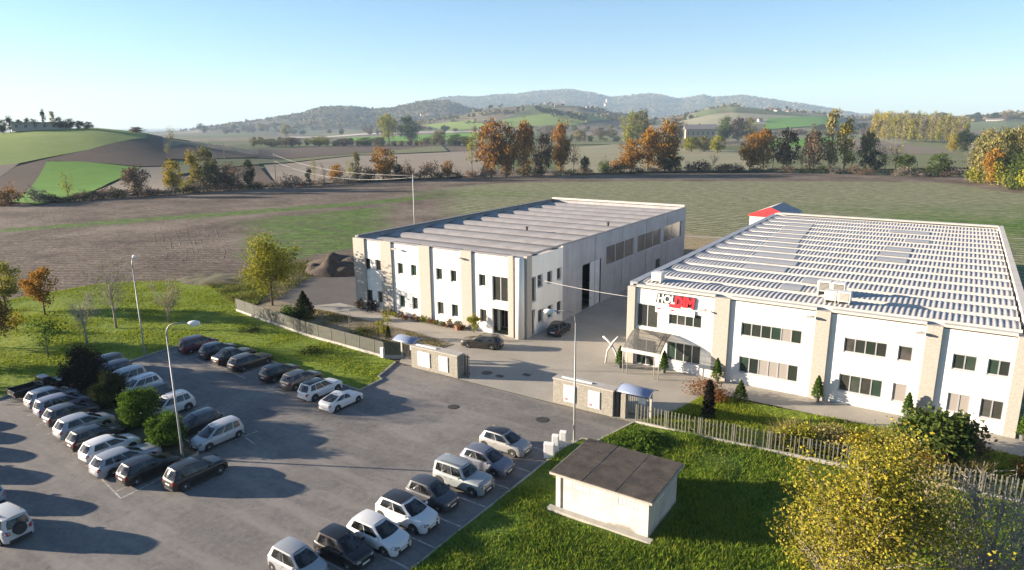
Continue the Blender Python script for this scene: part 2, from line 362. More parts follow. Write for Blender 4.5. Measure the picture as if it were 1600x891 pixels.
far_field([(880,273),(890,231),(960,226),(1180,238),(1200,268),(1060,270)], 'pale', 'stubble_field', 12, 0.5)
far_field([(880,226),(890,214),(1060,209),(1060,222),(960,226)], 'olive', 'meadow', 14, 0.45)
far_field([(1180,236),(1180,214),(1330,209),(1420,220),(1520,232),(1520,263),(1330,266),(1200,266)], 'olive', 'meadow', 14, 0.45)
far_field([(1330,209),(1350,206),(1425,222),(1400,226)], 'pale', 'stubble_field', 14, 0.8)
far_field([(1310,216),(1400,224),(1500,240),(1380,242),(1310,232)], 'tan', 'tilled_field', 14, 0.8)
far_field([(1180,222),(1300,214),(1310,226),(1190,232)], 'bright', 'green_meadow', 14, 0.7)
far_field([(780,188),(900,176),(960,186),(900,196),(800,200)], 'hillgreen', 'hill_pasture', 30, 1.2)
far_field([(1030,192),(1140,178),(1260,183),(1230,196),(1080,200)], 'pale', 'stubble_field', 30, 1.2)
far_field([(660,196),(740,188),(770,200),(700,206)], 'hillgreen', 'hill_pasture', 30, 1.2)
far_field([(1200,186),(1300,184),(1330,198),(1190,204)], 'bright', 'hill_pasture', 30, 1.6)

# ---- haze over the valley
t = NT('valley_haze'); pv = t.n('ShaderNodeVolumePrincipled'); pv.inputs['Color'].default_value = (0.55,0.76,1.0,1)
pv.inputs['Density'].default_value = 0.000085; pv.inputs['Anisotropy'].default_value = 0.0
t.l(pv.outputs[0], t.out.inputs['Volume'])
HAZE = MB().box(-9300,9300,-9300,9300,-16,470).build('haze', t.m); stuff(HAZE, 'thin pale haze filling the valley', 'haze')

# ------------------------------------------------------------------ ground surfaces on the site
t = NT('lot_asphalt'); P = t.pos(); n1 = t.noise(P, 0.16, 6, 0.65); n2 = t.noise(P, 2.2, 5, 0.7); n3 = t.noise(P, 40.0, 2, 0.6)
c = t.ramp(t.math('ADD', t.math('ADD', t.math('MULTIPLY', n1, 0.5), t.math('MULTIPLY', n2, 0.3)), t.math('MULTIPLY', n3, 0.2)), [(0.38,(0.100,0.095,0.091)),(0.5,(0.158,0.148,0.139)),(0.64,(0.225,0.207,0.19))])
crk = t.noise(t.mapping(P, (1,1,1), (0,0,0.4)), 0.28, 8, 0.75, 2.0); c = t.mix(t.ramp(crk, [(0.49,0.0),(0.5,0.7),(0.51,0.0)]), c, (0.06,0.055,0.05))
spots = t.ramp(t.noise(P, 1.1, 2, 0.5), [(0.24,0.6),(0.31,0.0)]); c = t.mix(spots, c, (0.07,0.064,0.058)); patch = t.n('ShaderNodeTexVoronoi'); t.l(t.mapping(P, (0.11,0.07,0), (0,0,0.2)), patch.inputs['Vector']); patch.inputs['Scale'].default_value = 1.0; psep = t.n('ShaderNodeSeparateColor'); t.l(patch.outputs['Color'], psep.inputs[0]); c = t.mix(t.ramp(psep.outputs[0], [(0.0,0.0),(0.8,0.22)], 'CONSTANT'), c, (0.085,0.08,0.075))
wear = t.ramp(t.noise(t.mapping(P, (0.08,0.6,1), (0,0,radians(-33))), 1.0, 4, 0.6), [(0.48,0.0),(0.7,0.5)]); c = t.mix(wear, c, (0.26,0.235,0.205))
asphalt = t.done(t.bsdf(c, 0.9, 0, t.bump(n3, 0.25, 0.01), 0.3))
t = NT('yard_concrete'); P = t.pos(); n1 = t.noise(P, 0.22, 6, 0.65); n2 = t.noise(P, 3.0, 4, 0.7)
c = t.ramp(t.math('ADD', t.math('MULTIPLY', n1, 0.65), t.math('MULTIPLY', n2, 0.35)), [(0.3,(0.235,0.215,0.18)),(0.55,(0.31,0.285,0.24)),(0.75,(0.38,0.35,0.30))])
concrete = t.done(t.bsdf(c, 0.85, 0, t.bump(t.noise(P, 12.0, 3, 0.6), 0.15, 0.01), 0.3))
t = NT('lawn_turf'); P = t.pos(); n1 = t.noise(P, 0.12, 6, 0.65); n2 = t.noise(P, 1.6, 5, 0.75)
c = t.ramp(t.math('ADD', t.math('MULTIPLY', n1, 0.5), t.math('MULTIPLY', n2, 0.5)), [(0.3,(0.06,0.095,0.012)),(0.48,(0.13,0.19,0.018)),(0.6,(0.20,0.24,0.022)),(0.75,(0.26,0.22,0.04))])
turf = t.done(t.bsdf(c, 0.9, 0, t.bump(t.math('ADD', n2, t.noise(P, 9.0, 4, 0.7)), 0.9, 0.12), 0.15))
bed_soil = mottled('bed_soil', (0.13,0.10,0.065), (0.24,0.2,0.125), 0.7, 0.95, 0.8, 5.0, kind='pos', dist=0.1)
dark_tar = mottled('dark_tarmac', (0.055,0.05,0.047), (0.09,0.08,0.072), 0.3, 0.9, 0.2, 20, kind='pos')
kerb_mat = mottled('kerb_concrete', (0.26,0.24,0.2), (0.4,0.37,0.32), 1.2, 0.9, 0.2, 14, kind='pos')
rough_grass = mottled('rough_dry_grass', (0.14,0.11,0.06), (0.27,0.225,0.125), 0.5, 0.95, 1.0, 3.0, kind='pos', dist=0.3)

LOT = [(-71,-12),(-71,33.7),(-71.6,40.4),(-69.6,42.4),(-56.9,41.5),(-44.4,40.9),(-44.6,44.1),(-45.4,44.4),(-46.8,48.6),(-38.5,48.2),(-27.8,48.1),(-20.2,48.2),(-21.2,43.6),(-22.4,43.4),(-22.9,41.0),(-22.95,-12)]
drape('parking_lot', LOT, asphalt, 5.0, 0.0, flat=0.0)
YARD = [(-47.6,50.2),(-46.6,48.7),(-38.5,48.3),(-27.8,48.2),(-20.2,48.3),(-18.0,52.8),(-17.0,58.0),(8,58.0),(8,61.7),(-26.3,61.7),(-26.3,122),(-39.9,122),(-39.9,62.2),(-66.5,62.2),(-70.5,62.4),(-73,58.6),(-66,58.5),(-52,57.6),(-45.5,56.4),(-46.2,52.0)]
drape('factory_yard', YARD, concrete, 6.0, 0.012, flat=0.0)
drape('access_road', [(-66.7,62.3),(-66.7,118),(-78,118),(-92,88),(-95.7,80.7),(-79.3,58.6),(-73,58.6),(-70.5,62.4)], dark_tar, 8.0, 0.004, flat=0.0)
drape('planting_bed', [(-79,52.4),(-62,50.0),(-47.8,49.5),(-47.6,50.2),(-46.2,52.0),(-45.5,56.4),(-52,57.6),(-66,58.5),(-73,58.6),(-79.3,58.5)], bed_soil, 5.0, 0.05, flat=0.0)
L_A = [(-69.6,42.6),(-57,41.7),(-44.6,41.1),(-44.8,44.2),(-45.6,44.6),(-47.0,48.6),(-49,48.7),(-62,49.4),(-79,51.8),(-80,56),(-90,66),(-97,62),(-112,52),(-113,38),(-118,31),(-132,24),(-140,-10),(-71.2,-10),(-71.2,33.7),(-71.8,40.5)]
drape('lawn', L_A, turf, 3.0, 0.10, flat=0.0)
L_B = [(-22.8,-8),(-22.7,41.0),(-22.2,43.2),(-21.1,43.4),(-20.1,48.1),(30,51.0),(30,-8)]
turf_lush = NT('lush_turf'); t = turf_lush; P = t.pos(); n1 = t.noise(P, 0.15, 6, 0.65); n2 = t.noise(P, 1.6, 5, 0.75)
c = t.ramp(t.math('ADD', t.math('MULTIPLY', n1, 0.5), t.math('MULTIPLY', n2, 0.5)), [(0.34,(0.03,0.055,0.009)),(0.5,(0.075,0.125,0.015)),(0.62,(0.13,0.165,0.024)),(0.74,(0.19,0.165,0.035))]); turf_lush = t.done(t.bsdf(c, 0.9, 0, t.bump(n2, 0.9, 0.12), 0.15))
drape('lawn', L_B, turf_lush, 0.8, 0.12, flat=0.0, lump=0.30)
drape('factory_lawn', [(-17.9,52.9),(-19.9,48.5),(30,51.2),(30,58),(6,58.0),(-16.9,57.4)], turf, 3.0, 0.08, flat=0.0)
drape('rough_ground', [(-39,123),(-26,125),(-24,140),(-60,150),(-72,120),(-66,117)], rough_grass, 4.0, 0.05, flat=0.0)
drape('farm_track', [(-70,127),(-50,141),(-26,146),(-26,147.5),(-51,142.5),(-71,128.5)], concrete, 8.0, 0.08, flat=0.0)

def strip(name, pts, w, z0, z1, mat):
    """kerb: a bar following a polyline"""
    mb = MB(); V = [Vector((p[0], p[1], 0)) for p in pts]; L = []; Rr = []
    for i, p in enumerate(V):
        d = (V[min(i+1, len(V)-1)]-V[max(i-1, 0)]).normalized(); n = Vector((-d.y, d.x, 0))*w/2; L.append(p+n); Rr.append(p-n)
    for i in range(len(V)-1):
        a, b, c, d = L[i], L[i+1], Rr[i+1], Rr[i]
        mb.add([(q.x,q.y,z0) for q in (a,b,c,d)]+[(q.x,q.y,z1) for q in (a,b,c,d)], [(4,7,6,5),(0,1,5,4),(1,2,6,5),(2,3,7,6),(3,0,4,7)])
    return structure(mb.build(name, mat))
strip('kerb', [(-71.1,-10),(-71.1,33.7),(-71.7,40.4),(-69.6,42.5),(-57,41.6),(-44.5,41.0),(-44.7,44.15),(-45.5,44.5),(-46.9,48.4)], 0.16, -0.1, 0.14, kerb_mat)
strip('kerb', [(-22.85,-8),(-22.8,41.0),(-22.3,43.3),(-21.15,43.5),(-20.15,48.1)], 0.16, -0.1, 0.14, kerb_mat)
isl = [(-68.6,26.2),(-46.6,23.6),(-45.6,24.3),(-45.5,25.4),(-46.4,26.0),(-68.4,29.0)]
drape('island_bed', isl, mottled('island_soil', (0.045,0.05,0.025), (0.10,0.09,0.05), 0.8, 0.95, 0.8, 6, kind='pos', dist=0.08), 3.0, 0.12, flat=0.0)
strip('island_kerb', isl+[isl[0], isl[1]], 0.15, -0.1, 0.15, kerb_mat)
# painted lines (worn white)
t = NT('worn_road_paint'); P = t.pos(); c = t.ramp(t.noise(P, 3.0, 6, 0.75), [(0.40,(0.19,0.175,0.155)),(0.66,(0.52,0.5,0.47))]); paint = t.done(t.bsdf(c, 0.8))
def line(a, b, w=0.12, z=0.004):
    a = Vector((a[0], a[1], z)); b = Vector((b[0], b[1], z)); d = (b-a).normalized(); n = Vector((-d.y, d.x, 0))*w/2
    structure(MB().quad(a-n, b-n, b+n, a+n).build('bay_line', paint))
for y in (22.0,24.15,26.4,28.9,31.5,34.2,36.9,40.2): line((-28.6,y), (-23.1,y-0.1))
for x in (-69.9,-66.8,-63.6,-60.5,-57.3,-52.2,-48.6,-45.2): line((x,37.2), (x-0.4,41.3))
line((-66,37.9), (-56.4,37.3)); line((-52.5,36.9), (-49.8,36.7))
for i in range(9): line((-67.4+i*2.75, 21.8-i*0.3), (-67.4+i*2.75, 25.9-i*0.3))
line((-50,20.0), (-44.2,19.1)); line((-44.2,19.1), (-44.6,22.8))
for i in range(9): line((-68.0+i*2.8, 28.8-i*0.3), (-67.6+i*2.8, 33.3-i*0.35))
line((-43.4,28.9), (-47,29.6))
# iron covers in the asphalt and the yard
iron = plain('cast_iron', (0.05,0.048,0.045), 0.7, 0.4)
for q, s in (((708,636),0.5),((847,656),0.55),((761,583),0.55),((781,588),0.4),((823,586),0.4),((990,538),0.4)):
    p = G(*q); mb = MB()
    if s > 0.45: mb.lathe([(s,0.006),(s,0.022),(s*0.92,0.026)], 20)
    else: mb.cbox(0,0,0.016,s*2,s*1.4,0.02)
    o = mb.build('drain_cover', iron); o.location = p
    structure(o)
# ------------------------------------------------------------------ factory buildings
def wallpaint(name, c1, c2, sc=0.25):
    t = NT(name); v = t.coord('Object'); n = t.noise(v, sc, 5, 0.6)
    drip = t.noise(t.mapping(v, (1.6,1.6,0.09)), 1.0, 5, 0.7)
    f = t.math('ADD', t.math('MULTIPLY', n, 0.5), t.math('MULTIPLY', drip, 0.5))
    return t.done(t.bsdf(t.ramp(f, [(0.3, c1), (0.62, c2)]), 0.85, 0, t.bump(t.noise(v, 25, 3, 0.6), 0.08, 0.01), 0.3))
WHITE = wallpaint('white_render', (0.60,0.58,0.53), (0.72,0.70,0.65))
PILLAR = mottled('exposed_aggregate', (0.28,0.255,0.22), (0.42,0.39,0.34), 6.0, 0.9, 0.3, 30)
GREYWALL = wallpaint('bare_concrete_panel', (0.25,0.25,0.255), (0.38,0.38,0.385), 0.35)
ALU = mottled('brushed_aluminium', (0.50,0.50,0.51), (0.62,0.62,0.63), 2.0, 0.45, 0.0, metal=0.6)
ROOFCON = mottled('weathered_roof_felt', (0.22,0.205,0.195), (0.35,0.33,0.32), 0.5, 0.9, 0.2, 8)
ROOFDARK = mottled('dark_roof_valley', (0.12,0.105,0.09), (0.19,0.165,0.145), 0.8, 0.9, 0.2, 8)  # darker tone for the valleys between the ribs
ROOFWHITE = mottled('pale_roof_concrete', (0.40,0.37,0.325), (0.53,0.50,0.45), 0.5, 0.85, 0.1, 8)
CORR = mottled('corrugated_fibre_cement', (0.30,0.29,0.28), (0.42,0.41,0.40), 0.6, 0.75, 0.05, 10)
SKYL = mottled('rooflight_plastic', (0.29,0.29,0.29), (0.36,0.36,0.36), 0.8, 0.5, 0.0)
DARKGAP = plain('dark_joint', (0.05,0.047,0.042), 0.9)
t = NT('window_glass'); v = t.pos(); r = t.objrand()
c = t.ramp(r, [(0.0,(0.018,0.02,0.022)),(0.3,(0.05,0.045,0.042)),(0.5,(0.02,0.03,0.022)),(0.72,(0.085,0.075,0.07)),(0.9,(0.03,0.055,0.04))])  # reflections put into the colour: grey and greenish tones, differing per pane
c = t.mix(t.ramp(t.noise(t.mapping(v, (0.7,0.7,0.9)), 1.4, 3, 0.6), [(0.42,0.0),(0.6,0.6)]), c, (0.022,0.034,0.026))
GLASS = t.done(t.bsdf(c, 0.06, 0, None, 0.55))
t = NT('window_blind'); v = t.coord('Object'); w = t.wave(t.mapping(v, (1,1,1), (0,radians(90),0)), 6.0, 0.2); BLIND = t.done(t.bsdf(t.mix(w, (0.34,0.31,0.28), (0.2,0.18,0.165)), 0.35, 0, None, 0.5))

def wall_holes(u0, u1, z0, z1, holes, depth, place):
    """flat wall from u0..u1, z0..z1 with rectangular openings and their reveals; place(u, d, z) -> point, d = depth inward"""
    us = sorted({u0, u1, *[h[0] for h in holes], *[h[1] for h in holes]}); zs = sorted({z0, z1, *[h[2] for h in holes], *[h[3] for h in holes]})
    mb = MB()
    for i in range(len(us)-1):
        for j in range(len(zs)-1):
            uc, zc = (us[i]+us[i+1])/2, (zs[j]+zs[j+1])/2
            if any(h[0] < uc < h[1] and h[2] < zc < h[3] for h in holes): continue
            for d in (0, depth): mb.quad(place(us[i],d,zs[j]), place(us[i+1],d,zs[j]), place(us[i+1],d,zs[j+1]), place(us[i],d,zs[j+1]))
    for a, b, c, d in [(u0,u1,z0,z1)]+list(holes):
        for (p, q) in (((a,c),(b,c)),((b,c),(b,d)),((b,d),(a,d)),((a,d),(a,c))):
            mb.quad(place(p[0],0,p[1]), place(q[0],0,q[1]), place(q[0],depth,q[1]), place(p[0],depth,p[1]))
    return mb
def window(parent, u0, u1, z0, z1, n, place, fr=0.07, inset=0.10, mat=None, pd=0.0, blinds=0.0, name='window', frame_mat=None):
    """aluminium frame set in its opening, with n panes side by side (each pane its own piece)"""
    def bx(mb, a, b, c, d, d0, d1):
        P = [place(a,d0,c),place(b,d0,c),place(b,d1,c),place(a,d1,c),place(a,d0,d),place(b,d0,d),place(b,d1,d),place(a,d1,d)]
        mb.add(P, [(0,3,2,1),(4,5,6,7),(0,1,5,4),(1,2,6,5),(2,3,7,6),(3,0,4,7)])
    mb = MB(); i0, i1 = inset-0.05, inset+0.05; e = 0.004
    bx(mb, u0+e, u1-e, z0+e, z0+fr, i0, i1); bx(mb, u0+e, u1-e, z1-fr, z1-e, i0, i1)
    for k in range(n+1):
        c = u0+e+fr/2+(u1-u0-fr-2*e)*k/n; bx(mb, c-fr/2, c+fr/2, z0+fr, z1-fr, i0+0.004, i1-0.004)
    if z0 > 0.5 and fr > 0.06: bx(mb, u0-0.05, u1+0.05, z0-0.045, z0-0.002, -0.06, i0)
    w = mb.build(name, frame_mat or ALU, parent)
    for k in range(n):
        a = u0+fr+(u1-u0-fr)*k/n+0.001; b = u0+(u1-u0-fr)*(k+1)/n-0.001
        pm = MB(); bx(pm, a, b, z0+fr, z1-fr, inset-0.012-pd, inset+0.012-pd)
        pm.build('pane', BLIND if random.random() < blinds else (mat or GLASS), w)
    return w

# ---- the older factory with the bare concrete flank
AX0, AX1, AY0, AY1, AH = -66.7, -39.7, 62.2, 115.0, 9.75
fa = thing('factory_building', 'white panelled two-storey factory with grey concrete flank and ribbed flat roof', 'building', (0,0,0))
pf = lambda u, d, z: (u, AY0+d, z)
def ax(zx): return on_y(540+zx/3.713, 445, AY0).x
def arect(x0, y0, x1, y1):
    p = on_y(540+x0/3.713, 300+y0/3.713, AY0); q = on_y(540+x1/3.713, 300+y1/3.713, AY0)
    m = on_y(540+x0/3.713, 300+y1/3.713, AY0); n = on_y(540+x1/3.713, 300+y0/3.713, AY0)
    return [(p.x+m.x)/2, (q.x+n.x)/2, max(0.02,(m.z+q.z)/2), (p.z+n.z)/2]
awin = [[(112,392,143,445),(173,405,207,457),(125,578,157,632),(187,590,220,643)],
        [(302,423,333,478),(378,433,411,491),(313,618,345,675),(387,633,420,690)],
        [(525,457,560,515),(608,470,643,528),(533,662,570,720),(615,680,653,738)],
        [(772,493,812,557),(850,495,943,627),(780,710,818,770)]]
pill = [(-66.7,-64.6),(on_y(540+213/3.713,430,AY0).x, on_y(540+276/3.713,430,AY0).x),(on_y(540+433/3.713,430,AY0).x, on_y(540+497/3.713,430,AY0).x),(on_y(540+674/3.713,440,AY0).x, on_y(540+738/3.713,440,AY0).x),(on_y(795,460,AY0).x, on_y(803.5,460,AY0).x)]
# storeys are level: one sill and head height per row
up_z = (5.55, 7.0); lo_z = (1.15, 2.75)
for b in range(4):
    u0, u1 = pill[b][1], pill[b+1][0]; holes = []
    for k, r in enumerate(awin[b]):
        a, c, z0, z1 = arect(*r); up = z0 > 3.6
        big = (b == 3 and k == 1)
        z0, z1 = (4.05, 7.0) if big else (up_z if up else lo_z)
        c = min(c, u1-0.1); holes.append([a, c, z0, z1])
    porch = None
    if b == 3: porch = [holes[1][0]-0.05, holes[1][1], 0.02, 3.1]; holes.append(porch)
    wall_holes(u0, u1, 0.0, AH-0.35, holes, 0.28, pf).build('wall_panel', WHITE, fa)
    for i, h in enumerate(holes):
        if h is porch: continue
        window(fa, *h, 2 if (b == 3 and i == 1) else 1, pf, 0.08, 0.2)
for i, (a, b) in enumerate(pill):
    MB().box(a, b, AY0-0.22, AY0+0.35, 0, AH-0.12).build('pillar', PILLAR, fa, bevel=0.03)
# rounded corner column and the pillar round the corner
MB().tube([(-40.35,AY0+0.05,0),(-40.35,AY0+0.05,AH-0.3)], 0.52, 20).build('corner_column', WHITE, fa, smooth=True)
MB().box(AX1-0.4, AX1+0.10, AY0+0.45, AY0+1.5, 0, AH-0.12).build('pillar', PILLAR, fa, bevel=0.03)
# flank: white office part, then bare concrete
ps = lambda u, d, z: (AX1-d, u, z)
def srect(x0, y0, x1, y1):
    a = on_x(780+x0/3.7125, 300+(y0+y1)/2/3.7125, AX1).y; b = on_x(780+x1/3.7125, 300+(y0+y1)/2/3.7125, AX1).y
    c = on_x(780+(x0+x1)/2/3.7125, 300+y1/3.7125, AX1).z; d = on_x(780+(x0+x1)/2/3.7125, 300+y0/3.7125, AX1).z
    return [a, b, max(0.02, c), d]
YW = on_x(879.3, 440, AX1).y
hs = []
for r in [(150,478,213,632),(222,475,252,552),(279,457,308,527),(335,437,361,508),(225,690,255,767),(281,665,309,738),(334,645,361,715)]:
    a, b, c, d = srect(*r); a = max(a, AY0+1.6); c, d = ((4.05,7.0) if r[0] == 150 else (up_z[0]-0.05, 7.0) if r[1] < 560 else lo_z); hs.append([a, b, c, d])
a, b, c, d = srect(152,695,208,810); sp = [max(a, AY0+1.6), b, 0.02, 3.1]; hs.append(sp)
wall_holes(AY0+1.5, YW, 0, AH-0.35, hs, 0.28, ps).build('wall_panel', WHITE, fa)
for h in hs[:-1]: window(fa, *h, 2 if h[1]-h[0] > 2 else 1, ps, 0.08, 0.2)
door = srect(482,392,588,632); door[2] = 0.02; door[3] = min(door[3], 6.2)
w1, w2, w3 = srect(622,280,780,415), srect(803,225,935,345), srect(955,180,1057,275)
for w in (w1, w2, w3): w[2], w[3] = 4.9, 7.6
w3[1] = min(w3[1], AY1-2.0); sm = srect(907,390,935,432); sm[2], sm[3] = 1.0, 2.6
wall_holes(YW, AY1, 0, AH-0.12, [door, w1, w2, w3, sm], 0.3, ps).build('wall_panel', GREYWALL, fa)
for k in range(1, 5):
    y = YW+(AY1-YW)*k/5
    MB().box(AX1, AX1+0.012, y-0.03, y+0.03, 0, AH-0.14).build('panel_joint', DARKGAP, fa)
t = NT('wired_glass'); v = t.pos(); c = t.mix(t.noise(v, 0.4, 4, 0.6), (0.05,0.055,0.065), (0.26,0.20,0.145)); WGL = t.done(t.bsdf(c, 0.18, 0, None, 0.5))
window(fa, *w1, 3, ps, 0.08, 0.15, mat=WGL); window(fa, *w2, 3, ps, 0.08, 0.15, mat=WGL); window(fa, *w3, 2, ps, 0.08, 0.15, mat=WGL); window(fa, *sm, 1, ps, 0.07, 0.15)
# big sliding door: one leaf open, one closed
ym = door[0]+(door[1]-door[0])*0.46
dl = MB().box(AX1-0.24, AX1-0.14, ym, door[1]-0.05, 0.03, door[3]-0.04).build('sliding_door', mottled('door_steel', (0.5,0.5,0.51), (0.6,0.6,0.61), 1, 0.6, 0.0), fa)
MB().box(AX1-0.13, AX1-0.10, ym+0.15, ym+0.2, 1.0, 1.4).build('handle', iron, dl)
MB().box(AX1-0.32, AX1+0.06, door[1], door[1]+0.14, 0.0, door[3]+0.1).build('door_frame', ALU, fa)
# the halls and the glazed porch inside: floor slab, back walls
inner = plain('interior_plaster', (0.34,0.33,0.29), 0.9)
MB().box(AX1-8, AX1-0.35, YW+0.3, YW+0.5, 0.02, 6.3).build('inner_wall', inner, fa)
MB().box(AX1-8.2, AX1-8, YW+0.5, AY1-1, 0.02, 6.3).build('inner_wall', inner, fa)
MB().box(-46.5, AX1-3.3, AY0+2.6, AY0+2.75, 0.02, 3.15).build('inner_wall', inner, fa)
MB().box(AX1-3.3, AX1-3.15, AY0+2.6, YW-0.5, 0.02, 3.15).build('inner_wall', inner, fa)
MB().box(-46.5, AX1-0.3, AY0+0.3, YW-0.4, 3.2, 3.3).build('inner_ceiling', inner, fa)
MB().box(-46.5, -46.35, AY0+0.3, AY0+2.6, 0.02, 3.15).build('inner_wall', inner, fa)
pg = lambda u, d, z: (u, AY0+2.4+d, z)
window(fa, porch[0]-0.4, AX1-3.4, 0.1, 2.7, 3, pg, 0.08, 0.08, name='glazed_door')
for x in (-44.2,-42.0): MB().box(x-0.12, x+0.12, AY0+1.2, AY0+1.5, 0.02, 3.18).build('porch_post', WHITE, fa)
# unseen sides close the shell
MB().box(AX0, AX0+0.25, AY0+0.3, AY1, 0, AH).build('wall_panel', GREYWALL, fa)
MB().box(AX0+0.25, AX1-0.3, AY1-0.25, AY1-0.01, 0, AH+0.1).build('wall_panel', GREYWALL, fa)
# roof: deck, then a shallow arched rib per bay and the dark valley between
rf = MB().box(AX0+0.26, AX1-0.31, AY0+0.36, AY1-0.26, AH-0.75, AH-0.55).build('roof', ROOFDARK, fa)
N, pit = 11, (AY1-AY0-0.7)/11
def arch(x0, x1, y0, wd, z0, rise, nx, mat, corr=0.0, pitch=0.36, ny=9):
    xs = np.linspace(x0, x1, nx); tt = np.linspace(0, 1, ny); XX, TT = np.meshgrid(xs, tt, indexing='ij')
    ZZ = z0+rise*np.sin(np.pi*TT)**0.75
    if corr: ZZ = ZZ + corr*np.sin(XX/pitch*2*np.pi)
    return grid_mesh('roof_rib', np.stack([XX, y0+wd*TT, ZZ], -1), [mat])
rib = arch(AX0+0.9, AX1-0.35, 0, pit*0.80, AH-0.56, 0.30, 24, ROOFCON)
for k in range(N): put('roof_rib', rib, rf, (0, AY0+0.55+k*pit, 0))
capm = mottled('roof_edge_metal', (0.13,0.125,0.13), (0.2,0.195,0.2), 1.0, 0.6, 0.0, metal=0.2)
MB().box(AX0-0.05, AX0+0.55, AY0+0.35, AY1-0.3, AH-0.02, AH+0.16).build('parapet_cap', capm, fa)
MB().box(AX0+0.2, AX1-0.1, AY1-0.6, AY1+0.05, AH+0.1, AH+0.42).build('parapet_cap', ROOFWHITE, fa)
MB().box(AX1-0.34, AX1+0.03, AY0+1.55, AY1-0.6, AH-0.12, AH-0.02).build('parapet_cap', capm, fa)
for b in range(4): MB().box(pill[b][1]+0.01, pill[b+1][0]-0.01, AY0+0.02, AY0+0.5, AH-0.34, AH-0.10).build('gutter', capm, fa)
for q in ((823,357),(950,350)):
    p = G(q[0], q[1], AH); MB().lathe([(0.16,0),(0.16,0.4),(0.26,0.42),(0.2,0.55)], 12, (p.x, p.y, AH-0.3)).build('roof_vent', iron, fa)

# ---- the newer factory with the sign
BX0, BX1, BY0, BY1, BH = -26.6, 6.9, 61.6, 123.2, 8.15
fb = thing('factory_building', 'white two-storey factory with corrugated roof ribs and a red company sign', 'building')
pb = lambda u, d, z: (u, BY0+d, z)
def bpx(x0, y0, x1, y1):
    a = on_y(x0, (y0+y1)/2, BY0).x; b = on_y(x1, (y0+y1)/2, BY0).x; xm = (x0+x1)/2
    return [a, b, on_y(xm, y1, BY0).z, on_y(xm, y0, BY0).z]
z7 = lambda r: (960+r[0]/4.05, 420+r[1]/4.05, 960+r[2]/4.05, 420+r[3]/4.05)
z8 = lambda r: (1260+r[0]/3.4265, 440+r[1]/3.4265, 1260+r[2]/3.4265, 440+r[3]/3.4265)
pl = [on_y(x, 540, BY0).x for x in (979.5, 991.5, 1113, 1137.5, 1270.5, 1294.5, 1444, 1470.5, 1589, 1612)]
bp = [(pl[2*i], pl[2*i+1]) for i in range(5)]; BX1 = bp[4][1]+0.05; BX0 = bp[0][0]
UZ, LZ = (4.75, 6.05), (1.15, 2.75)
bays = [
 [(z7((140,255,275,405)),2,(4.05,6.45)), (z7((343,287,553,403)),4,(4.75,6.1)), (z7((330,500,545,600)),4,(1.05,3.0)), (z7((134,520,262,610)),2,(0.03,2.75))],
 [(z7((798,357,1188,505)),6,UZ), (z7((783,568,1163,738)),6,LZ)],
 [(z8((197,318,433,430)),4,UZ), (z8((487,360,568,450)),1,UZ), (z8((168,507,407,635)),4,LZ), (z8((457,553,537,658)),1,LZ)],
 [(z8((777,403,913,503)),2,UZ), (z8((965,433,1103,530)),2,UZ), (z8((750,600,877,712)),2,LZ), (z8((927,630,1063,742)),2,LZ)]]
for b in range(4):
    u0, u1 = bp[b][1], bp[b+1][0]; hl = []
    for r, n, (z0, z1) in bays[b]:
        a, c, _, _ = bpx(*r); hl.append([max(a, u0+0.12), min(c, u1-0.12), z0, z1])
    wall_holes(u0, u1, 0, BH-0.18, hl, 0.28, pb).build('wall_panel', WHITE, fb)
    for (r, n, zz), h in zip(bays[b], hl):
        window(fb, *h, n, pb, 0.09, 0.12, blinds=0.18, name='glazed_door' if zz[0] < 0.1 else 'window')
    MB().box(u0+0.004, u1-0.004, BY0+0.06, BY0+0.3, BH-0.17, BH-0.06).build('panel_joint', DARKGAP, fb)  # dark strip: shadow of the gap below the fascia put into its colour
    MB().box(u0+0.004, u1-0.004, BY0-0.03, BY0+0.55, BH-0.06, BH+0.16).build('fascia', ROOFWHITE, fb)
for a, b in bp: MB().box(a, b, BY0-0.25, BY0+0.4, 0, BH-0.02).build('pillar', PILLAR, fb, bevel=0.03)
MB().box(BX0, BX0+0.28, BY0+0.4, BY1, 0, BH+0.1).build('wall_panel', WHITE, fb)
MB().box(BX1-0.28, BX1, BY0+0.4, BY1, 0, BH+0.1).build('wall_panel', WHITE, fb)
MB().box(BX0+0.3, BX1-0.3, BY1-0.28, BY1-0.01, 0, BH+0.45).build('wall_panel', WHITE, fb)
MB().box(BX0-0.06, BX0+0.75, BY0+0.42, BY1+0.05, BH+0.12, BH+0.34).build('parapet_cap', mottled('left_parapet_metal', (0.24,0.25,0.28), (0.32,0.33,0.35), 1, 0.5, 0.0, metal=0.2), fb)
MB().box(BX1-0.5, BX1+0.06, BY0+0.42, BY1+0.05, BH+0.12, BH+0.62).build('parapet_cap', ROOFWHITE, fb)
MB().box(BX0+0.76, BX1-0.52, BY1-1.0, BY1+0.06, BH+0.46, BH+0.66).build('parapet_cap', ROOFWHITE, fb)
rb = MB().box(BX0+0.29, BX1-0.29, BY0+0.56, BY1-0.29, BH-0.35, BH-0.12).build('roof', ROOFWHITE, fb)
NB = 15; pitb = (BY1-BY0-1.6)/NB; x0b, x1b = BX0+1.0, BX1-0.75
ncor = int((x1b-x0b)/0.42); zr0 = BH-0.10
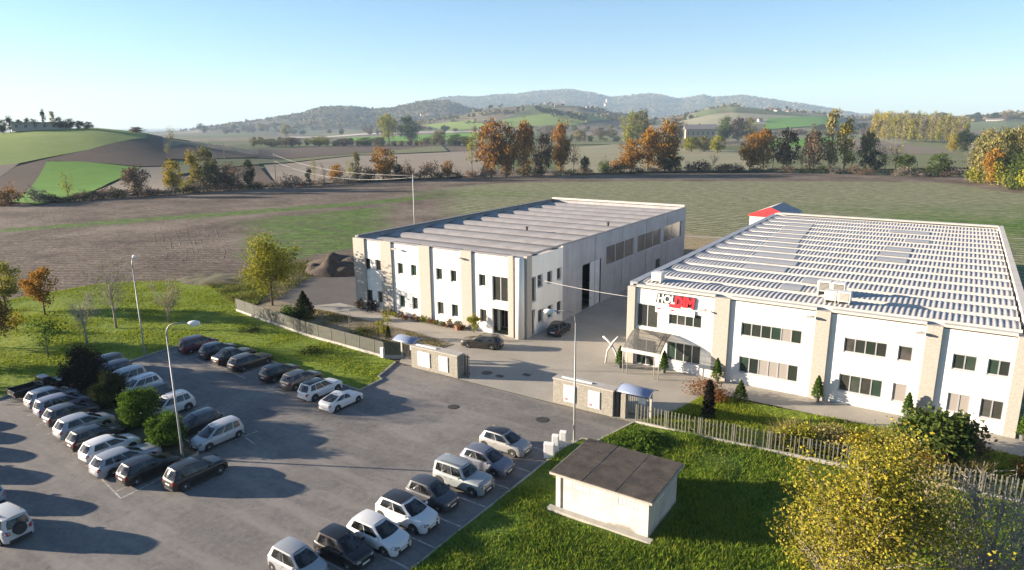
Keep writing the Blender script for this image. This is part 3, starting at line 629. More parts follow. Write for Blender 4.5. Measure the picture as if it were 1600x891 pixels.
def rib_sheet(xa, xb, amp, nx, mat, nm, lift=0.0):
    xs = np.linspace(xa, xb, nx); tt = np.linspace(0, 1, 9); XX, TT = np.meshgrid(xs, tt, indexing='ij')
    ZZ = zr0+0.34+0.15*np.sin(np.pi*TT)+lift-0.12*TT**4
    if amp: ZZ = ZZ+amp*np.sin((XX-x0b)/((x1b-x0b)/ncor)*2*np.pi)
    return grid_mesh(nm, np.stack([XX, 0.38+(pitb-0.60)*TT, ZZ], -1), [mat])
corr = rib_sheet(x0b, x1b, 0.024, ncor*8+1, CORR, 'corrugated_rib')
bm_ = MB(); sec = [(0.0,0.0),(0.06,0.10),(0.34,0.33),(0.42,0.355),(0.42,0.30),(pitb-0.22,0.12),(pitb-0.2,0.0)]
bm_.add([(x0b-0.2,y,zr0+z) for y,z in sec]+[(x1b+0.1,y,zr0+z) for y,z in sec], [(i,i+1,i+1+len(sec),i+len(sec)) for i in range(len(sec)-1)]+[tuple(range(len(sec)))[::-1], tuple(range(len(sec),2*len(sec)))])
beam = bm_.mesh('wing_beam', ROOFWHITE)
endm = MB().add([(x1b+0.11,0.15,zr0+0.02),(x1b+0.11,pitb*0.55,zr0+0.02),(x1b+0.11,pitb*0.5,zr0+0.34),(x1b+0.11,0.35,zr0+0.40)], [(0,1,2,3)]).mesh('rib_end', DARKGAP)
sl = {1:[(0.40,0.46)],2:[(0.44,0.52)],3:[(0.22,0.36)],4:[(0.20,0.37)],5:[(0.19,0.34)],6:[(0.17,0.32),(0.60,0.70)],7:[(0.17,0.30),(0.60,0.70)],8:[(0.15,0.28),(0.61,0.70)],9:[(0.14,0.27)],10:[(0.14,0.26),(0.66,0.75)],11:[(0.13,0.25)],12:[(0.12,0.24),(0.58,0.74)]}
for k in range(NB):
    y = BY0+0.60+k*pitb; w_ = put('wing_beam', beam, rb, (0, y, 0)); put('corrugated_rib', corr, rb, (0, y, 0)); put('rib_end', endm, rb, (0, y, 0))
    for a, b in sl.get(k, []):
        put('rooflight', rib_sheet(x0b+(x1b-x0b)*a, x0b+(x1b-x0b)*b, 0, 12, SKYL, 'rooflight', 0.06), rb, (0, y, 0))
# canopy over the office door
can = thing('entrance_canopy', 'bent steel frame entrance canopy with glazed roof and white crossed supports', 'canopy')
steel = plain('painted_steel', (0.42,0.40,0.37), 0.5, 0.3); whitest = plain('white_steel', (0.50,0.48,0.45), 0.5)
cx0, cx1 = -25.7, -22.0; cyf, cyw = 58.2, BY0-0.27
def canz(t): return 3.0+0.85*sin(t*pi*0.5)
for x in (cx0, cx0+0.45, cx1-0.45, cx1): MB().tube([(x,cyf+0.1,0),(x,cyf+0.05,2.6)]+[(x, cyf+0.05+(cyw-cyf-0.1)*t, 2.45+1.35*sin(t*pi*0.5)) for t in (0.06,0.2,0.4,0.6,0.8,1.0)], 0.045, 8).build('frame_hoop', steel, can, smooth=True)
for t_ in (0.15,0.35,0.55,0.75): 
    y = cyf+0.05+(cyw-cyf-0.1)*t_; z = 2.45+1.35*sin(t_*pi*0.5); MB().tube([(cx0,y,z),(cx1,y,z)], 0.03, 6).build('purlin', steel, can)
t = NT('canopy_glass'); gb = t.n('ShaderNodeBsdfTransparent'); gb.inputs[0].default_value = (0.66,0.65,0.62,1); gg = t.bsdf((0.2,0.195,0.185), 0.15); mx = t.n('ShaderNodeMixShader'); mx.inputs[0].default_value = 0.32
t.l(gb.outputs[0], mx.inputs[1]); t.l(gg, mx.inputs[2]); CGL = t.done(mx.outputs[0])
ts = np.linspace(0.02, 1, 8); xx = np.linspace(cx0-0.1, cx1+0.1, 5)
XX, TT = np.meshgrid(xx, ts, indexing='ij'); gm_ = grid_mesh('glazing', np.stack([XX, cyf+0.05+(cyw-cyf-0.1)*TT, 2.52+1.35*np.sin(TT*np.pi*0.5)], -1), [CGL]); o = put('glazing', gm_, can)
so = o.modifiers.new('solid', 'SOLIDIFY'); so.thickness = 0.02
MB().box(cx0-0.15, cx1+0.15, cyf-0.12, cyf+0.02, 2.35, 2.72).build('front_beam', whitest, can, bevel=0.02)
# white crossed arms at the left of the canopy
xa = (-28.1, 60.0)
MB().tube([(xa[0]-0.3,xa[1],0.0),(xa[0]-0.1,xa[1],1.4),(xa[0]+0.5,xa[1],2.4),(xa[0]+1.1,xa[1]-0.1,3.1)], [0.10,0.10,0.12,0.10], 8).build('crossed_arm', whitest, can, smooth=True)
MB().tube([(xa[0]+1.1,xa[1]+0.1,0.0),(xa[0]+0.8,xa[1]+0.1,1.3),(xa[0]+0.1,xa[1]+0.1,2.3),(xa[0]-0.7,xa[1]+0.1,2.8)], [0.10,0.10,0.12,0.10], 8).build('crossed_arm', whitest, can, smooth=True)
# company sign
sg = thing('company_sign', 'red and white company name board high on the factory front', 'sign', (0,0,0))
sx0, sx1, sz0, sz1 = bpx(1025.5, 456, 1085, 476); sx0 = on_y(1026, 460, BY0).x; sx1 = on_y(1086.5, 470, BY0).x
RED = plain('sign_red', (0.62,0.022,0.035), 0.45); SW = plain('sign_white', (0.80,0.79,0.77), 0.5); SD = plain('sign_outline', (0.035,0.045,0.04), 0.6)
FY = BY0-0.02; sb, stp = 6.55, 7.75; sw = sx1-sx0
def text_part(body, size, x, z, y, mat, parent, name='lettering', bold=0.02, ex=0.02, shear=0.0, sxk=1.0):
    cu = bpy.data.curves.new(name, 'FONT'); cu.body = body; cu.size = size; cu.extrude = ex; cu.offset = bold; cu.shear = shear
    ob = bpy.data.objects.new(name, cu); COL.objects.link(ob); dg = bpy.context.evaluated_depsgraph_get()
    m = bpy.data.meshes.new_from_object(ob.evaluated_get(dg)); bpy.data.objects.remove(ob)
    m.materials.clear(); m.materials.append(mat); o = put(name, m, parent, (x, y, z)); o.rotation_euler = (pi/2, 0, 0); o.scale = (sxk, 1, 1); return o
def para(x0, x1, z0, z1, sh, y0, y1):
    mb = MB(); P = [(x0,z0),(x1,z0),(x1+sh,z1),(x0+sh,z1)]
    return mb.add([(x,y0,z) for x,z in P]+[(x,y1,z) for x,z in P], [(0,1,2,3),(7,6,5,4),(0,4,5,1),(1,5,6,2),(2,6,7,3),(3,7,4,0)])
para(sx0-0.02, sx0+sw*0.50, sb+0.26, stp+0.03, 0.16, FY-0.10, FY-0.01).build('backing_board', SD, sg)
para(sx0+sw*0.36, sx1-0.12, sb, stp+0.03, 0.10, FY-0.105, FY-0.012).build('backing_board', SD, sg)
para(sx0+sw*0.345, sx0+sw*0.70, sb-0.02, sb+0.32, 0.05, FY-0.135, FY-0.107).build('red_bar', RED, sg)
text_part('HOL', 1.12, sx0+0.12, sb+0.36, FY-0.13, SW, sg, bold=0.035, shear=0.12, sxk=0.80)
text_part('DIM', 1.36, sx0+sw*0.48, sb+0.16, FY-0.14, RED, sg, bold=0.07, shear=0.10, sxk=0.82)
para(sx0+sw*0.47, sx1-0.2, sb+0.18, stp-0.02, 0.08, FY-0.118, FY-0.107).build('red_panel', plain('sign_dark_red', (0.13,0.006,0.012), 0.5), sg)
MB().box(sx0+sw*0.66, sx1-0.16, FY-0.15, FY-0.128, sb+0.02, sb+0.16).build('white_bar', SW, sg)
s2 = thing('company_sign', 'long white board with two small red marks under the company name', 'sign')
MB().box(sx0-0.02, sx1+0.05, FY-0.12, FY-0.01, sb-0.72, sb-0.1).build('board', SW, s2)
GREYT = plain('sign_grey', (0.45,0.42,0.42), 0.6)
for k in (0.04, 0.40):
    para(sx0+sw*k, sx0+sw*(k+0.09), sb-0.42, sb-0.27, 0.05, FY-0.13, FY-0.121).build('red_mark', plain('mark_red', (0.30,0.03,0.05), 0.5), s2)
    MB().box(sx0+sw*(k+0.10), sx0+sw*(k+0.24), FY-0.13, FY-0.121, sb-0.43, sb-0.38).build('grey_mark', GREYT, s2)
# air conditioners on the roof
acw = plain('ac_white', (0.66,0.64,0.58), 0.5); acd = plain('ac_grille', (0.13,0.115,0.10), 0.7); acl = plain('ac_louvre', (0.45,0.45,0.40), 0.7)
def ac(q, s, label, grille, zb=BH+0.45, rz=0.0):
    p = G(q[0], q[1], zb); a = thing('air_conditioner', label, 'air conditioner', (p.x, p.y, zb), rz, 'roof air conditioning units')
    MB().box(-s/2, s/2, -s*0.45, s*0.45, 0.12, s*0.95).build('casing', acw, a, bevel=0.03)
    MB().box(-s*0.36, s*0.36, -s*0.45-0.02, -s*0.45+0.003, 0.22, s*0.85).build('grille', grille, a)
    for k in range(6): MB().box(-s*0.36, s*0.36, -s*0.45-0.035, -s*0.45-0.021, 0.25+k*s*0.1, 0.28+k*s*0.1).build('louvre', acl if grille is acd else acw, a)
    for sx in (-1, 1): MB().box(sx*s*0.4-0.05, sx*s*0.4+0.05, -s*0.4, s*0.4, -0.5, 0.12).build('foot', steel, a)
ac((1288,456), 1.15, 'white roof cooling unit with dark grille, back left of the four', acd)
ac((1310,459), 1.15, 'white roof cooling unit with dark grille, back right of the four', acd)
ac((1298,470), 1.0, 'pale roof cooling unit with light louvres, front left of the four', acl)
ac((1319,472.5), 1.05, 'white roof cooling unit with brown-grey grille, front right of the four', plain('ac_brown', (0.22,0.19,0.16), 0.7))
ac((1028,440), 1.05, 'single white ventilation box on the roof corner above the company sign', acl, BH+0.3)
# wall floodlights
def floodlight(x, z, Y, label):
    o = thing('floodlight', label, 'lamp', (x, Y, z), 0, 'wall floodlights')
    MB().box(-0.03, 0.03, -0.5, 0, -0.03, 0.03).build('bracket', steel, o); MB().box(-0.32, 0.32, -0.75, -0.45, -0.08, 0.08).build('lamp_head', steel, o, bevel=0.03)
for q, l in (((1100,484),'right of the sign'),((1267,494),'over the middle of the newer factory front'),((1438,519),'left of the rightmost full pillar')):
    p = on_y(*q, BY0-0.26); floodlight(p.x, p.z, BY0-0.001, 'small grey floodlight on the white wall '+l)
for q, l in (((620,388),'left upper'),((721,402),'right upper')):
    p = on_y(*q, AY0); floodlight(p.x, p.z, AY0-0.001, 'small grey floodlight on the older factory front, '+l+' one')
# small red-gabled store behind the newer factory
rs = thing('store_building', 'small white store with red gable trim and grey pitched roof behind the factory', 'building', (-29.0,130.5,0)); rs.scale = (0.80,0.8,1.14)
MB().prism([(-4.5,0),(4.5,0),(4.5,13),(-4.5,13)], 0, 6.2).build('wall', WHITE, rs)
MB().add([(-4.8,-0.3,6.2),(4.8,-0.3,6.2),(0,-0.3,7.6),(-4.8,13.3,6.2),(4.8,13.3,6.2),(0,13.3,7.6)], [(0,2,5,3),(1,4,5,2),(0,3,4,1),(3,5,4)]).build('roof', mottled('store_roof', (0.3,0.28,0.27), (0.38,0.36,0.34), 1), rs)
MB().add([(-4.85,-0.35,6.1),(4.85,-0.35,6.1),(4.85,-0.35,6.35),(0,-0.35,7.7),(-4.85,-0.35,6.35),(-4.85,-0.31,6.1),(4.85,-0.31,6.1),(4.85,-0.31,6.35),(0,-0.31,7.7),(-4.85,-0.31,6.35)], [(0,1,2,3,4),(9,8,7,6,5),(0,5,6,1),(1,6,7,2),(2,7,8,3),(3,8,9,4),(4,9,5,0)]).build('red_gable', plain('gable_red', (0.5,0.03,0.035), 0.5), rs)
# ------------------------------------------------------------------ gate walls, fences, street furniture
STONE = mottled('split_stone_cladding', (0.17,0.158,0.13), (0.31,0.29,0.245), 5.0, 0.9, 0.8, 9.0, dist=0.05)
COPE = mottled('wall_coping', (0.30,0.28,0.245), (0.42,0.40,0.35), 1.5, 0.85, 0.2)
BOARDW = plain('notice_white', (0.78,0.77,0.74), 0.4); BFRAME = plain('notice_frame', (0.66,0.65,0.63), 0.4)
MARK = plain('notice_red', (0.62,0.10,0.14), 0.5); MARKG = plain('notice_grey', (0.36,0.36,0.40), 0.5)
def gate_wall(x0, x1, y0, label, boards, left):
    g = thing('gate_wall', label, 'wall', (0,0,0)); d = 1.05; h = 2.25
    MB().box(x0, x1, y0, y0+d, 0, h).build('wall', STONE, g, bevel=0.03)
    MB().box(x0-0.06, x1+0.06, y0-0.06, y0+d+0.06, h, h+0.11).build('coping', COPE, g, bevel=0.02)
    MB().box(x0+(0.4 if left else 0.7), x0+(3.0 if left else 3.6), y0+0.35, y0+0.55, h+0.113, h+0.2).build('cable_tray', BOARDW, g)
    for (a, b, n, red) in boards:
        f = MB().box(a, b, y0-0.07, y0-0.002, 0.42, 1.95).build('notice_board', BFRAME, g)
        for k in range(n):
            u0 = a+0.05+(b-a-0.05)*k/n; u1 = a+(b-a-0.05)*(k+1)/n
            p = MB().box(u0, u1, y0-0.085, y0-0.072, 0.48, 1.89).build('poster', BOARDW, f)
        MB().box(a+0.12+(0 if n == 1 else (b-a)/2), a+0.42+(0 if n == 1 else (b-a)/2), y0-0.098, y0-0.088, 0.58, 0.76).build('printed_mark', MARK if red else MARKG, f)
    return g
X = lambda q, Y: on_y(q[0], q[1], Y).x
gate_wall(-44.6, -38.6, 48.35, 'stone clad gate wall with white boards, left of the yard entrance', [(X((653,565),48.3), X((672,575),48.3), 2, False), (X((686,570),48.3), X((700,580),48.3), 1, False)], True)
gate_wall(-27.9, -22.1, 48.35, 'stone clad gate wall with white boards, right of the yard entrance', [(X((881,615),48.3), X((899,620),48.3), 1, True), (X((919,626),48.3), X((937,630),48.3), 1, True)], False)
gdark = plain('gate_steel', (0.10,0.095,0.085), 0.6, 0.4)
g = thing('sliding_gate', 'dark steel gate slid open behind the left gate wall', 'gate')
for x in (-38.3, -38.0): MB().box(x-0.06, x+0.06, 49.1, 49.22, 0.0, 2.35).build('post', gdark, g)
MB().box(-44.2, -38.0, 49.5, 49.56, 0.15, 0.3).build('bottom_rail', gdark, g); MB().box(-44.2, -38.0, 49.5, 49.56, 1.9, 2.0).build('top_rail', gdark, g)
for k in range(32): MB().box(-44.15+k*0.195, -44.11+k*0.195, 49.515, 49.545, 0.3, 1.9).build('bar', gdark, g)
g = thing('sliding_gate', 'dark gate posts at the right end of the right gate wall', 'gate')
for x, w in ((-21.85,0.28),(-21.3,0.42)): MB().box(x-w/2, x+w/2, 48.6, 49.2, 0.0, 2.2).build('post', STONE if w > 0.3 else gdark, g)
t = NT('polycarbonate'); tb = t.n('ShaderNodeBsdfTransparent'); tb.inputs[0].default_value = (0.6,0.68,0.85,1); gb = t.bsdf((0.19,0.235,0.34), 0.35); mx = t.n('ShaderNodeMixShader'); mx.inputs[0].default_value = 0.8
t.l(tb.outputs[0], mx.inputs[1]); t.l(gb, mx.inputs[2]); POLY = t.done(mx.outputs[0])
def ped_canopy(x, y, label):
    c = thing('gate_canopy', label, 'canopy', (x, y, 0)); w, d = 2.9, 1.9
    tt = np.linspace(0, 1, 9); xs = np.linspace(-w/2, w/2, 3); XX, TT = np.meshgrid(xs, tt, indexing='ij')
    o = put('curved_roof', grid_mesh('curved_roof', np.stack([XX, -d/2+d*TT, 2.35+0.55*np.sin(np.pi*(0.12+0.76*TT))-0.2], -1), [POLY]), c); s = o.modifiers.new('solid', 'SOLIDIFY'); s.thickness = 0.03
    for sx in (-1, 1): MB().tube([(sx*w/2, -d/2+d*k/8, 2.33+0.55*sin(pi*(0.12+0.76*k/8))-0.2) for k in range(9)], 0.035, 6).build('hoop', steel, c)
    for sx in (-1, 1): MB().box(sx*1.15-0.09, sx*1.15+0.09, 0.1, 0.28, 0, 2.5).build('post', COPE, c)
    gt = MB().box(-1.0, 1.0, 0.14, 0.2, 0.1, 0.18).box(-1.0, 1.0, 0.14, 0.2, 1.75, 1.83).build('gate_leaf', gdark, c)
    for k in range(11): MB().box(-0.98+k*0.19, -0.95+k*0.19, 0.155, 0.185, 0.18, 1.75).build('bar', gdark, gt)
    MB().box(0.1, 0.75, 0.06, 0.10, 1.25, 1.8).build('letter_box', BOARDW, c)
ped_canopy(-46.0, 49.6, 'curved blue-grey plastic canopy over the left pedestrian gate')
ped_canopy(-20.4, 49.4, 'curved blue-grey plastic canopy over the right pedestrian gate')
# fences: low wall, posts and pickets; every picket is a piece
FENCEC = mottled('concrete_picket', (0.10,0.10,0.075), (0.18,0.175,0.135), 3.0, 0.9, 0.1, kind='pos'); FENCEG = mottled('galvanised_picket', (0.065,0.068,0.052), (0.11,0.112,0.09), 2.0, 0.6, 0.0, kind='pos')
def fence(pts, label, pitch, pw, ph, base_h, mat, post_every, wallmat):
    f = thing('fence', label, 'fence'); pk = MB().box(-pw/2, pw/2, -0.03, 0.03, base_h+0.02, base_h+ph).mesh('picket', mat)
    po = MB().box(-0.05, 0.05, -0.06, 0.06, base_h, base_h+ph-0.02).mesh('post', mat); n = 0
    for (ax_, ay), (bx_, by) in zip(pts[:-1], pts[1:]):
        L = hypot(bx_-ax_, by-ay); a = atan2(by-ay, bx_-ax_); m = int(L/pitch)
        b = MB().box(0, L, -0.12, 0.12, -0.05, base_h).build('base_wall', wallmat, f); b.location = (ax_, ay, 0); b.rotation_euler = (0,0,a)
        for z in (0.22, 0.72):
            r = MB().box(0, L, 0.035, 0.075, base_h+ph*z-0.03, base_h+ph*z+0.03).build('rail', mat, f); r.location = (ax_, ay, 0); r.rotation_euler = (0,0,a)
        for k in range(m):
            put('picket', pk, f, (ax_+cos(a)*pitch*(k+0.5), ay+sin(a)*pitch*(k+0.5), 0), a)
            if n % post_every == 0: put('post', po, f, (ax_+cos(a)*pitch*(k+0.02), ay+sin(a)*pitch*(k+0.02), 0), a)
            n += 1
FR = [(-20.0,48.35),(-15.3,48.5),(-8.3,49.15),(-1.3,49.9),(8.0,50.6),(24,51.0)]
fence(FR, 'pale concrete picket fence on a low wall in front of the newer factory lawn', 0.285, 0.07, 1.45, 0.22, FENCEC, 9, COPE)
fence([(-79,52.0),(-62,49.6),(-48.9,48.9),(-47.3,49.9)], 'grey close-set picket fence on a low wall beside the left lawn', 0.17, 0.115, 1.45, 0.35, FENCEG, 14, COPE)
# three white meter cabinets at the kerb
for q, hh, l in (((858,716),1.25,'largest white meter cabinet nearest the parked cars'),((868,707),1.45,'tall white meter cabinet, middle one of three'),((880,699),1.35,'narrow white meter cabinet nearest the lamp post')):
    p = G(*q); o = thing('meter_cabinet', l, 'cabinet', (p.x, p.y, 0), 0.3, 'white meter cabinets by the kerb'); w = 0.75 if 'largest' in l else 0.5
    MB().box(-w/2, w/2, -0.16, 0.16, 0.05, hh).build('casing', BOARDW, o, bevel=0.02); MB().box(-w/2+0.05, w/2-0.05, -0.176, -0.162, 0.15, hh-0.1).build('door', BFRAME, o); MB().box(-w/2-0.05, w/2+0.05, -0.2, 0.2, 0, 0.06).build('plinth', COPE, o)
p = G(595,561); o = thing('meter_cabinet', 'small white post cabinet against the left fence near the gate', 'cabinet', (p.x, p.y+0.3, 0)); MB().box(-0.22, 0.22, -0.15, 0.15, 0.08, 1.2).build('casing', BOARDW, o, bevel=0.03); MB().box(-0.27, 0.27, -0.2, 0.2, 0.0, 0.09).build('plinth', COPE, o)
# lamp posts
galv = mottled('galvanised_steel', (0.20,0.195,0.185), (0.30,0.29,0.275), 2.0, 0.5, 0.0, metal=0.2)
lampw = plain('lamp_white', (0.74,0.73,0.70), 0.4); lens = plain('lamp_lens', (0.55,0.55,0.52), 0.15)
def lamp_post(base, h, ang, label, arm=1.7):
    p = G(*base); o = thing('lamp_post', label, 'street lamp', (p.x, p.y, 0), ang, 'lamp posts round the car park')
    MB().tube([(0,0,0),(0,0,0.05),(0,0,1.2),(0,0,h-0.9)], [0.10,0.10,0.08,0.05], 12).build('pole', galv, o, smooth=True)
    MB().tube([(0,0,h-0.9),(0.05,0,h-0.5),(0.25,0,h-0.15),(0.6,0,h),(arm,0,h)], [0.06,0.055,0.05,0.045,0.04], 10).build('arm', galv, o, smooth=True)
    MB().tube([(arm-0.12,0,h-0.02),(arm+0.02,0,h-0.02),(arm+0.3,0,h-0.02),(arm+0.6,0,h-0.02),(arm+0.68,0,h-0.02)], [0.08,0.15,0.19,0.15,0.05], 12).build('lamp_head', lampw, o, smooth=True)
    MB().box(arm+0.08, arm+0.52, -0.12, 0.12, h-0.25, h-0.16).build('lens', lens, o)
    MB().box(-0.2, 0.2, -0.2, 0.2, 0.0, 0.03).build('base_plate', galv, o)
    MB().box(0.085, 0.11, -0.06, 0.06, 1.0, 1.4).build('service_hatch', galv, o)
lamp_post((897,690), 10.55, YAW+pi, 'tall lamp post by the kerb in front of the right gate wall')
lamp_post((286,717), 10.5, YAW+0.1, 'tall lamp post on the planted island among the parked cars')
lamp_post((227,558), 10.7, YAW+pi*0.62, 'tall thin lamp post at the edge of the left lawn')
# power poles and wires
conc = mottled('spun_concrete', (0.42,0.40,0.36), (0.55,0.53,0.49), 2.0, 0.9, 0.1)
def power_pole(x, y, h, label, mat=conc, r=0.17, insul=True):
    z = h_at(x, y); o = thing('power_pole', label, 'utility pole', (x, y, z), 0.5, 'power line poles')
    MB().tube([(0,0,-0.3),(0,0,h)], [r, r*0.6], 10).build('pole', mat, o, smooth=True)
    if insul:
        MB().box(-0.7, 0.7, -0.05, 0.05, h-0.75, h-0.65).build('cross_arm', galv, o)
        for k in (-0.6, 0, 0.6): MB().lathe([(0.05,0),(0.09,0.05),(0.05,0.1),(0.09,0.15),(0.03,0.22)], 8, (k, 0, h-0.65 if k else h)).build('insulator', lampw, o)
    return o
P1 = G(648,352); h1 = height((648,352),(646,274)); power_pole(P1.x, P1.y, h1, 'pale concrete power pole standing in the field behind the older factory')
woodp = mottled('weathered_wood', (0.13,0.105,0.085), (0.2,0.165,0.135), 3, 0.9, 0.2)
P2 = GT(432,292); h2 = 13.5; power_pole(P2.x, P2.y, h2, 'thin wooden power pole at the hedge left of centre', woodp, 0.2)
P3 = GT(331,262); power_pole(P3.x, P3.y, 15, 'slender pole below the hill, left of the pair', woodp, 0.22, False)
P4 = GT(353,265); power_pole(P4.x, P4.y, 14, 'slender pole below the hill, right of the pair', woodp, 0.22, False)
wire_m = plain('wire', (0.50,0.48,0.45), 0.5)
def wire(a, b, sag, r, label, n=14):
    a = Vector(a); b = Vector(b); pts = [a.lerp(b, k/n)-Vector((0,0,sag*4*(k/n)*(1-k/n))) for k in range(n+1)]
    tag(MB().tube(pts, r, 5).build('wire', wire_m, None, True), label, 'wire')
wire((P1.x-0.5,P1.y-0.3,h1), (P2.x,P2.y,P2.z+h2-0.4), 2.2, 0.026, 'upper sagging wire running left from the concrete pole')
wire((P1.x-0.6,P1.y,h1-0.6), (P2.x,P2.y,P2.z+h2-3), 3.0, 0.026, 'lower sagging wire running left from the concrete pole')
wire((AX1+0.11,AY0+1.1,7.1), (BX0-0.05,BY0+0.2,6.9), 0.15, 0.026, 'pale cable strung across the yard between the two factories')

# ------------------------------------------------------------------ concrete hut
hut = thing('concrete_hut', 'small cream concrete hut with dark panelled flat roof on the grass', 'building', (0,0,0))
HX0, HX1, HY0, HY1, HZ = -19.15, -12.9, 33.6, 38.3, 2.55
t = NT('hut_plaster'); v = t.pos(); n = t.noise(v, 0.8, 5, 0.65); sp = t.n('ShaderNodeSeparateXYZ'); t.l(v, sp.inputs[0])
c = t.ramp(n, [(0.3,(0.38,0.365,0.335)),(0.6,(0.52,0.505,0.475)),(0.8,(0.58,0.565,0.535))])
foot_tone = t.ramp(t.math('SUBTRACT', t.math('MULTIPLY', t.noise(t.mapping(v, (1,1,0.1)), 0.55, 3, 0.6), 1.5), sp.outputs[2]), [(0.35,0.0),(0.55,0.75)])  # uneven band, darker towards the foot of the walls
HUTW = t.done(t.bsdf(t.mix(foot_tone, c, (0.17,0.15,0.11)), 0.9, 0, t.bump(t.noise(v, 14, 4, 0.6), 0.15, 0.01), 0.2))
ph_ = lambda u, d, z: (u, HY0+d, z); pr_ = lambda u, d, z: (HX1-d, u, z)
vents = [[-18.0,-16.75,1.82,2.28],[-14.85,-13.55,1.82,2.28]]
wall_holes(HX0+0.55, HX1, 0, HZ, vents, 0.2, ph_).build('wall', HUTW, hut)
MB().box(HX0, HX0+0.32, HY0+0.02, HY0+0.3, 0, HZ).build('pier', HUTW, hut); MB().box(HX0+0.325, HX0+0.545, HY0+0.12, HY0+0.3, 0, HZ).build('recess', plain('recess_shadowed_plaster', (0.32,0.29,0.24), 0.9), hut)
vr = [[HY0+1.2, HY0+2.6, 1.75, 2.1]]
wall_holes(HY0+0.21, HY1, 0, HZ, vr, 0.2, pr_).build('wall', HUTW, hut)
MB().box(HX0, HX0+0.2, HY0+0.31, HY1, 0, HZ).build('wall', HUTW, hut); MB().box(HX0+0.21, HX1-0.21, HY1-0.2, HY1, 0, HZ).build('wall', HUTW, hut)
vm = plain('vent_white', (0.72,0.71,0.69), 0.5)
for vv in vents: window(hut, *vv, 5, ph_, 0.045, 0.05, mat=vm, pd=0.028, name='vent_window', frame_mat=plain('vent_frame', (0.30,0.29,0.27), 0.5))
window(hut, *vr[0], 4, pr_, 0.045, 0.05, mat=vm, pd=0.028, name='vent_window', frame_mat=plain('vent_frame', (0.30,0.29,0.27), 0.5))
HR = mottled('old_roof_felt', (0.016,0.013,0.011), (0.095,0.078,0.063), 1.1, 0.95, 0.6, 12, dist=0.03)
rx0, rx1, ry0, ry1 = HX0-0.3, HX1+0.3, HY0-0.3, HY1+0.35
rz = lambda y: HZ+0.02+(y-ry0)*0.018
slab = MB().add([(rx0,ry0,rz(ry0)),(rx1,ry0,rz(ry0)),(rx1,ry1,rz(ry1)),(rx0,ry1,rz(ry1)),(rx0,ry0,rz(ry0)+0.14),(rx1,ry0,rz(ry0)+0.14),(rx1,ry1,rz(ry1)+0.14),(rx0,ry1,rz(ry1)+0.14)],[(0,3,2,1),(4,5,6,7),(0,1,5,4),(1,2,6,5),(2,3,7,6),(3,0,4,7)]).build('roof', mottled('slab_edge', (0.3,0.27,0.23), (0.42,0.39,0.34), 2), hut)
for i in range(3):
    for j in range(4):
        a, b = rx0+0.03+(rx1-rx0-0.06)*i/3+0.035, rx0+0.03+(rx1-rx0-0.06)*(i+1)/3-0.035; c_, d_ = ry0+0.03+(ry1-ry0-0.06)*j/4+0.02, ry0+0.03+(ry1-ry0-0.06)*(j+1)/4-0.02
        z1, z2 = rz(c_)+0.142, rz(d_)+0.142; th = 0.035+0.02*random.random()
        MB().add([(a,c_,z1),(b,c_,z1),(b,d_,z2),(a,d_,z2),(a,c_,z1+th),(b,c_,z1+th),(b,d_,z2+th),(a,d_,z2+th)],[(0,3,2,1),(4,5,6,7),(0,1,5,4),(1,2,6,5),(2,3,7,6),(3,0,4,7)]).build('roof_sheet', HR, slab)
MB().box(HX0-0.4, HX1+0.35, HY0-0.45, HY0-0.001, 0.0, 0.27).build('concrete_apron', COPE, hut)
# ------------------------------------------------------------------ cars
RUB = plain('tyre_rubber', (0.018,0.018,0.018), 0.85); RIM = mottled('alloy_rim', (0.30,0.30,0.31), (0.42,0.42,0.43), 8, 0.4, 0.0, metal=0.2)
t = NT('car_glass'); CGLASS = t.done(t.bsdf(t.ramp(t.noise(t.coord('Object'), 2.2, 2, 0.5), [(0.42,(0.006,0.007,0.008)),(0.6,(0.045,0.045,0.047))]), 0.05, 0, None, 0.4))  # paler patches put reflections and hints of seats into the glass colour
TRIM = plain('black_trim', (0.02,0.02,0.021), 0.6); HEADL = plain('headlamp', (0.13,0.14,0.155), 0.08, 0.2); TAILL = plain('tail_lamp', (0.25,0.012,0.012), 0.15); PLATE = plain('number_plate', (0.62,0.62,0.6), 0.5)
_paint = {}
def paintmat(c, metal):
    k = (c, metal)
    if k not in _paint:
        t = NT('car_paint'); v = t.coord('Object'); n = t.noise(v, 1.5, 4, 0.6); low = t.n('ShaderNodeSeparateXYZ'); t.l(v, low.inputs[0])
        dust = t.ramp(t.math('SUBTRACT', t.math('MULTIPLY', n, 0.9), low.outputs[2]), [(0.0,0.0),(0.35,0.08)])
        col = t.mix(dust, c, (0.2,0.175,0.145)); col = t.mix(t.math('MULTIPLY', n, 0.015), col, (0.3,0.28,0.25))
        _paint[k] = t.done(t.bsdf(col, 0.42 if metal else 0.45, 0.25 if metal else 0.0, None, 0.4, 0.55))
    return _paint[k]
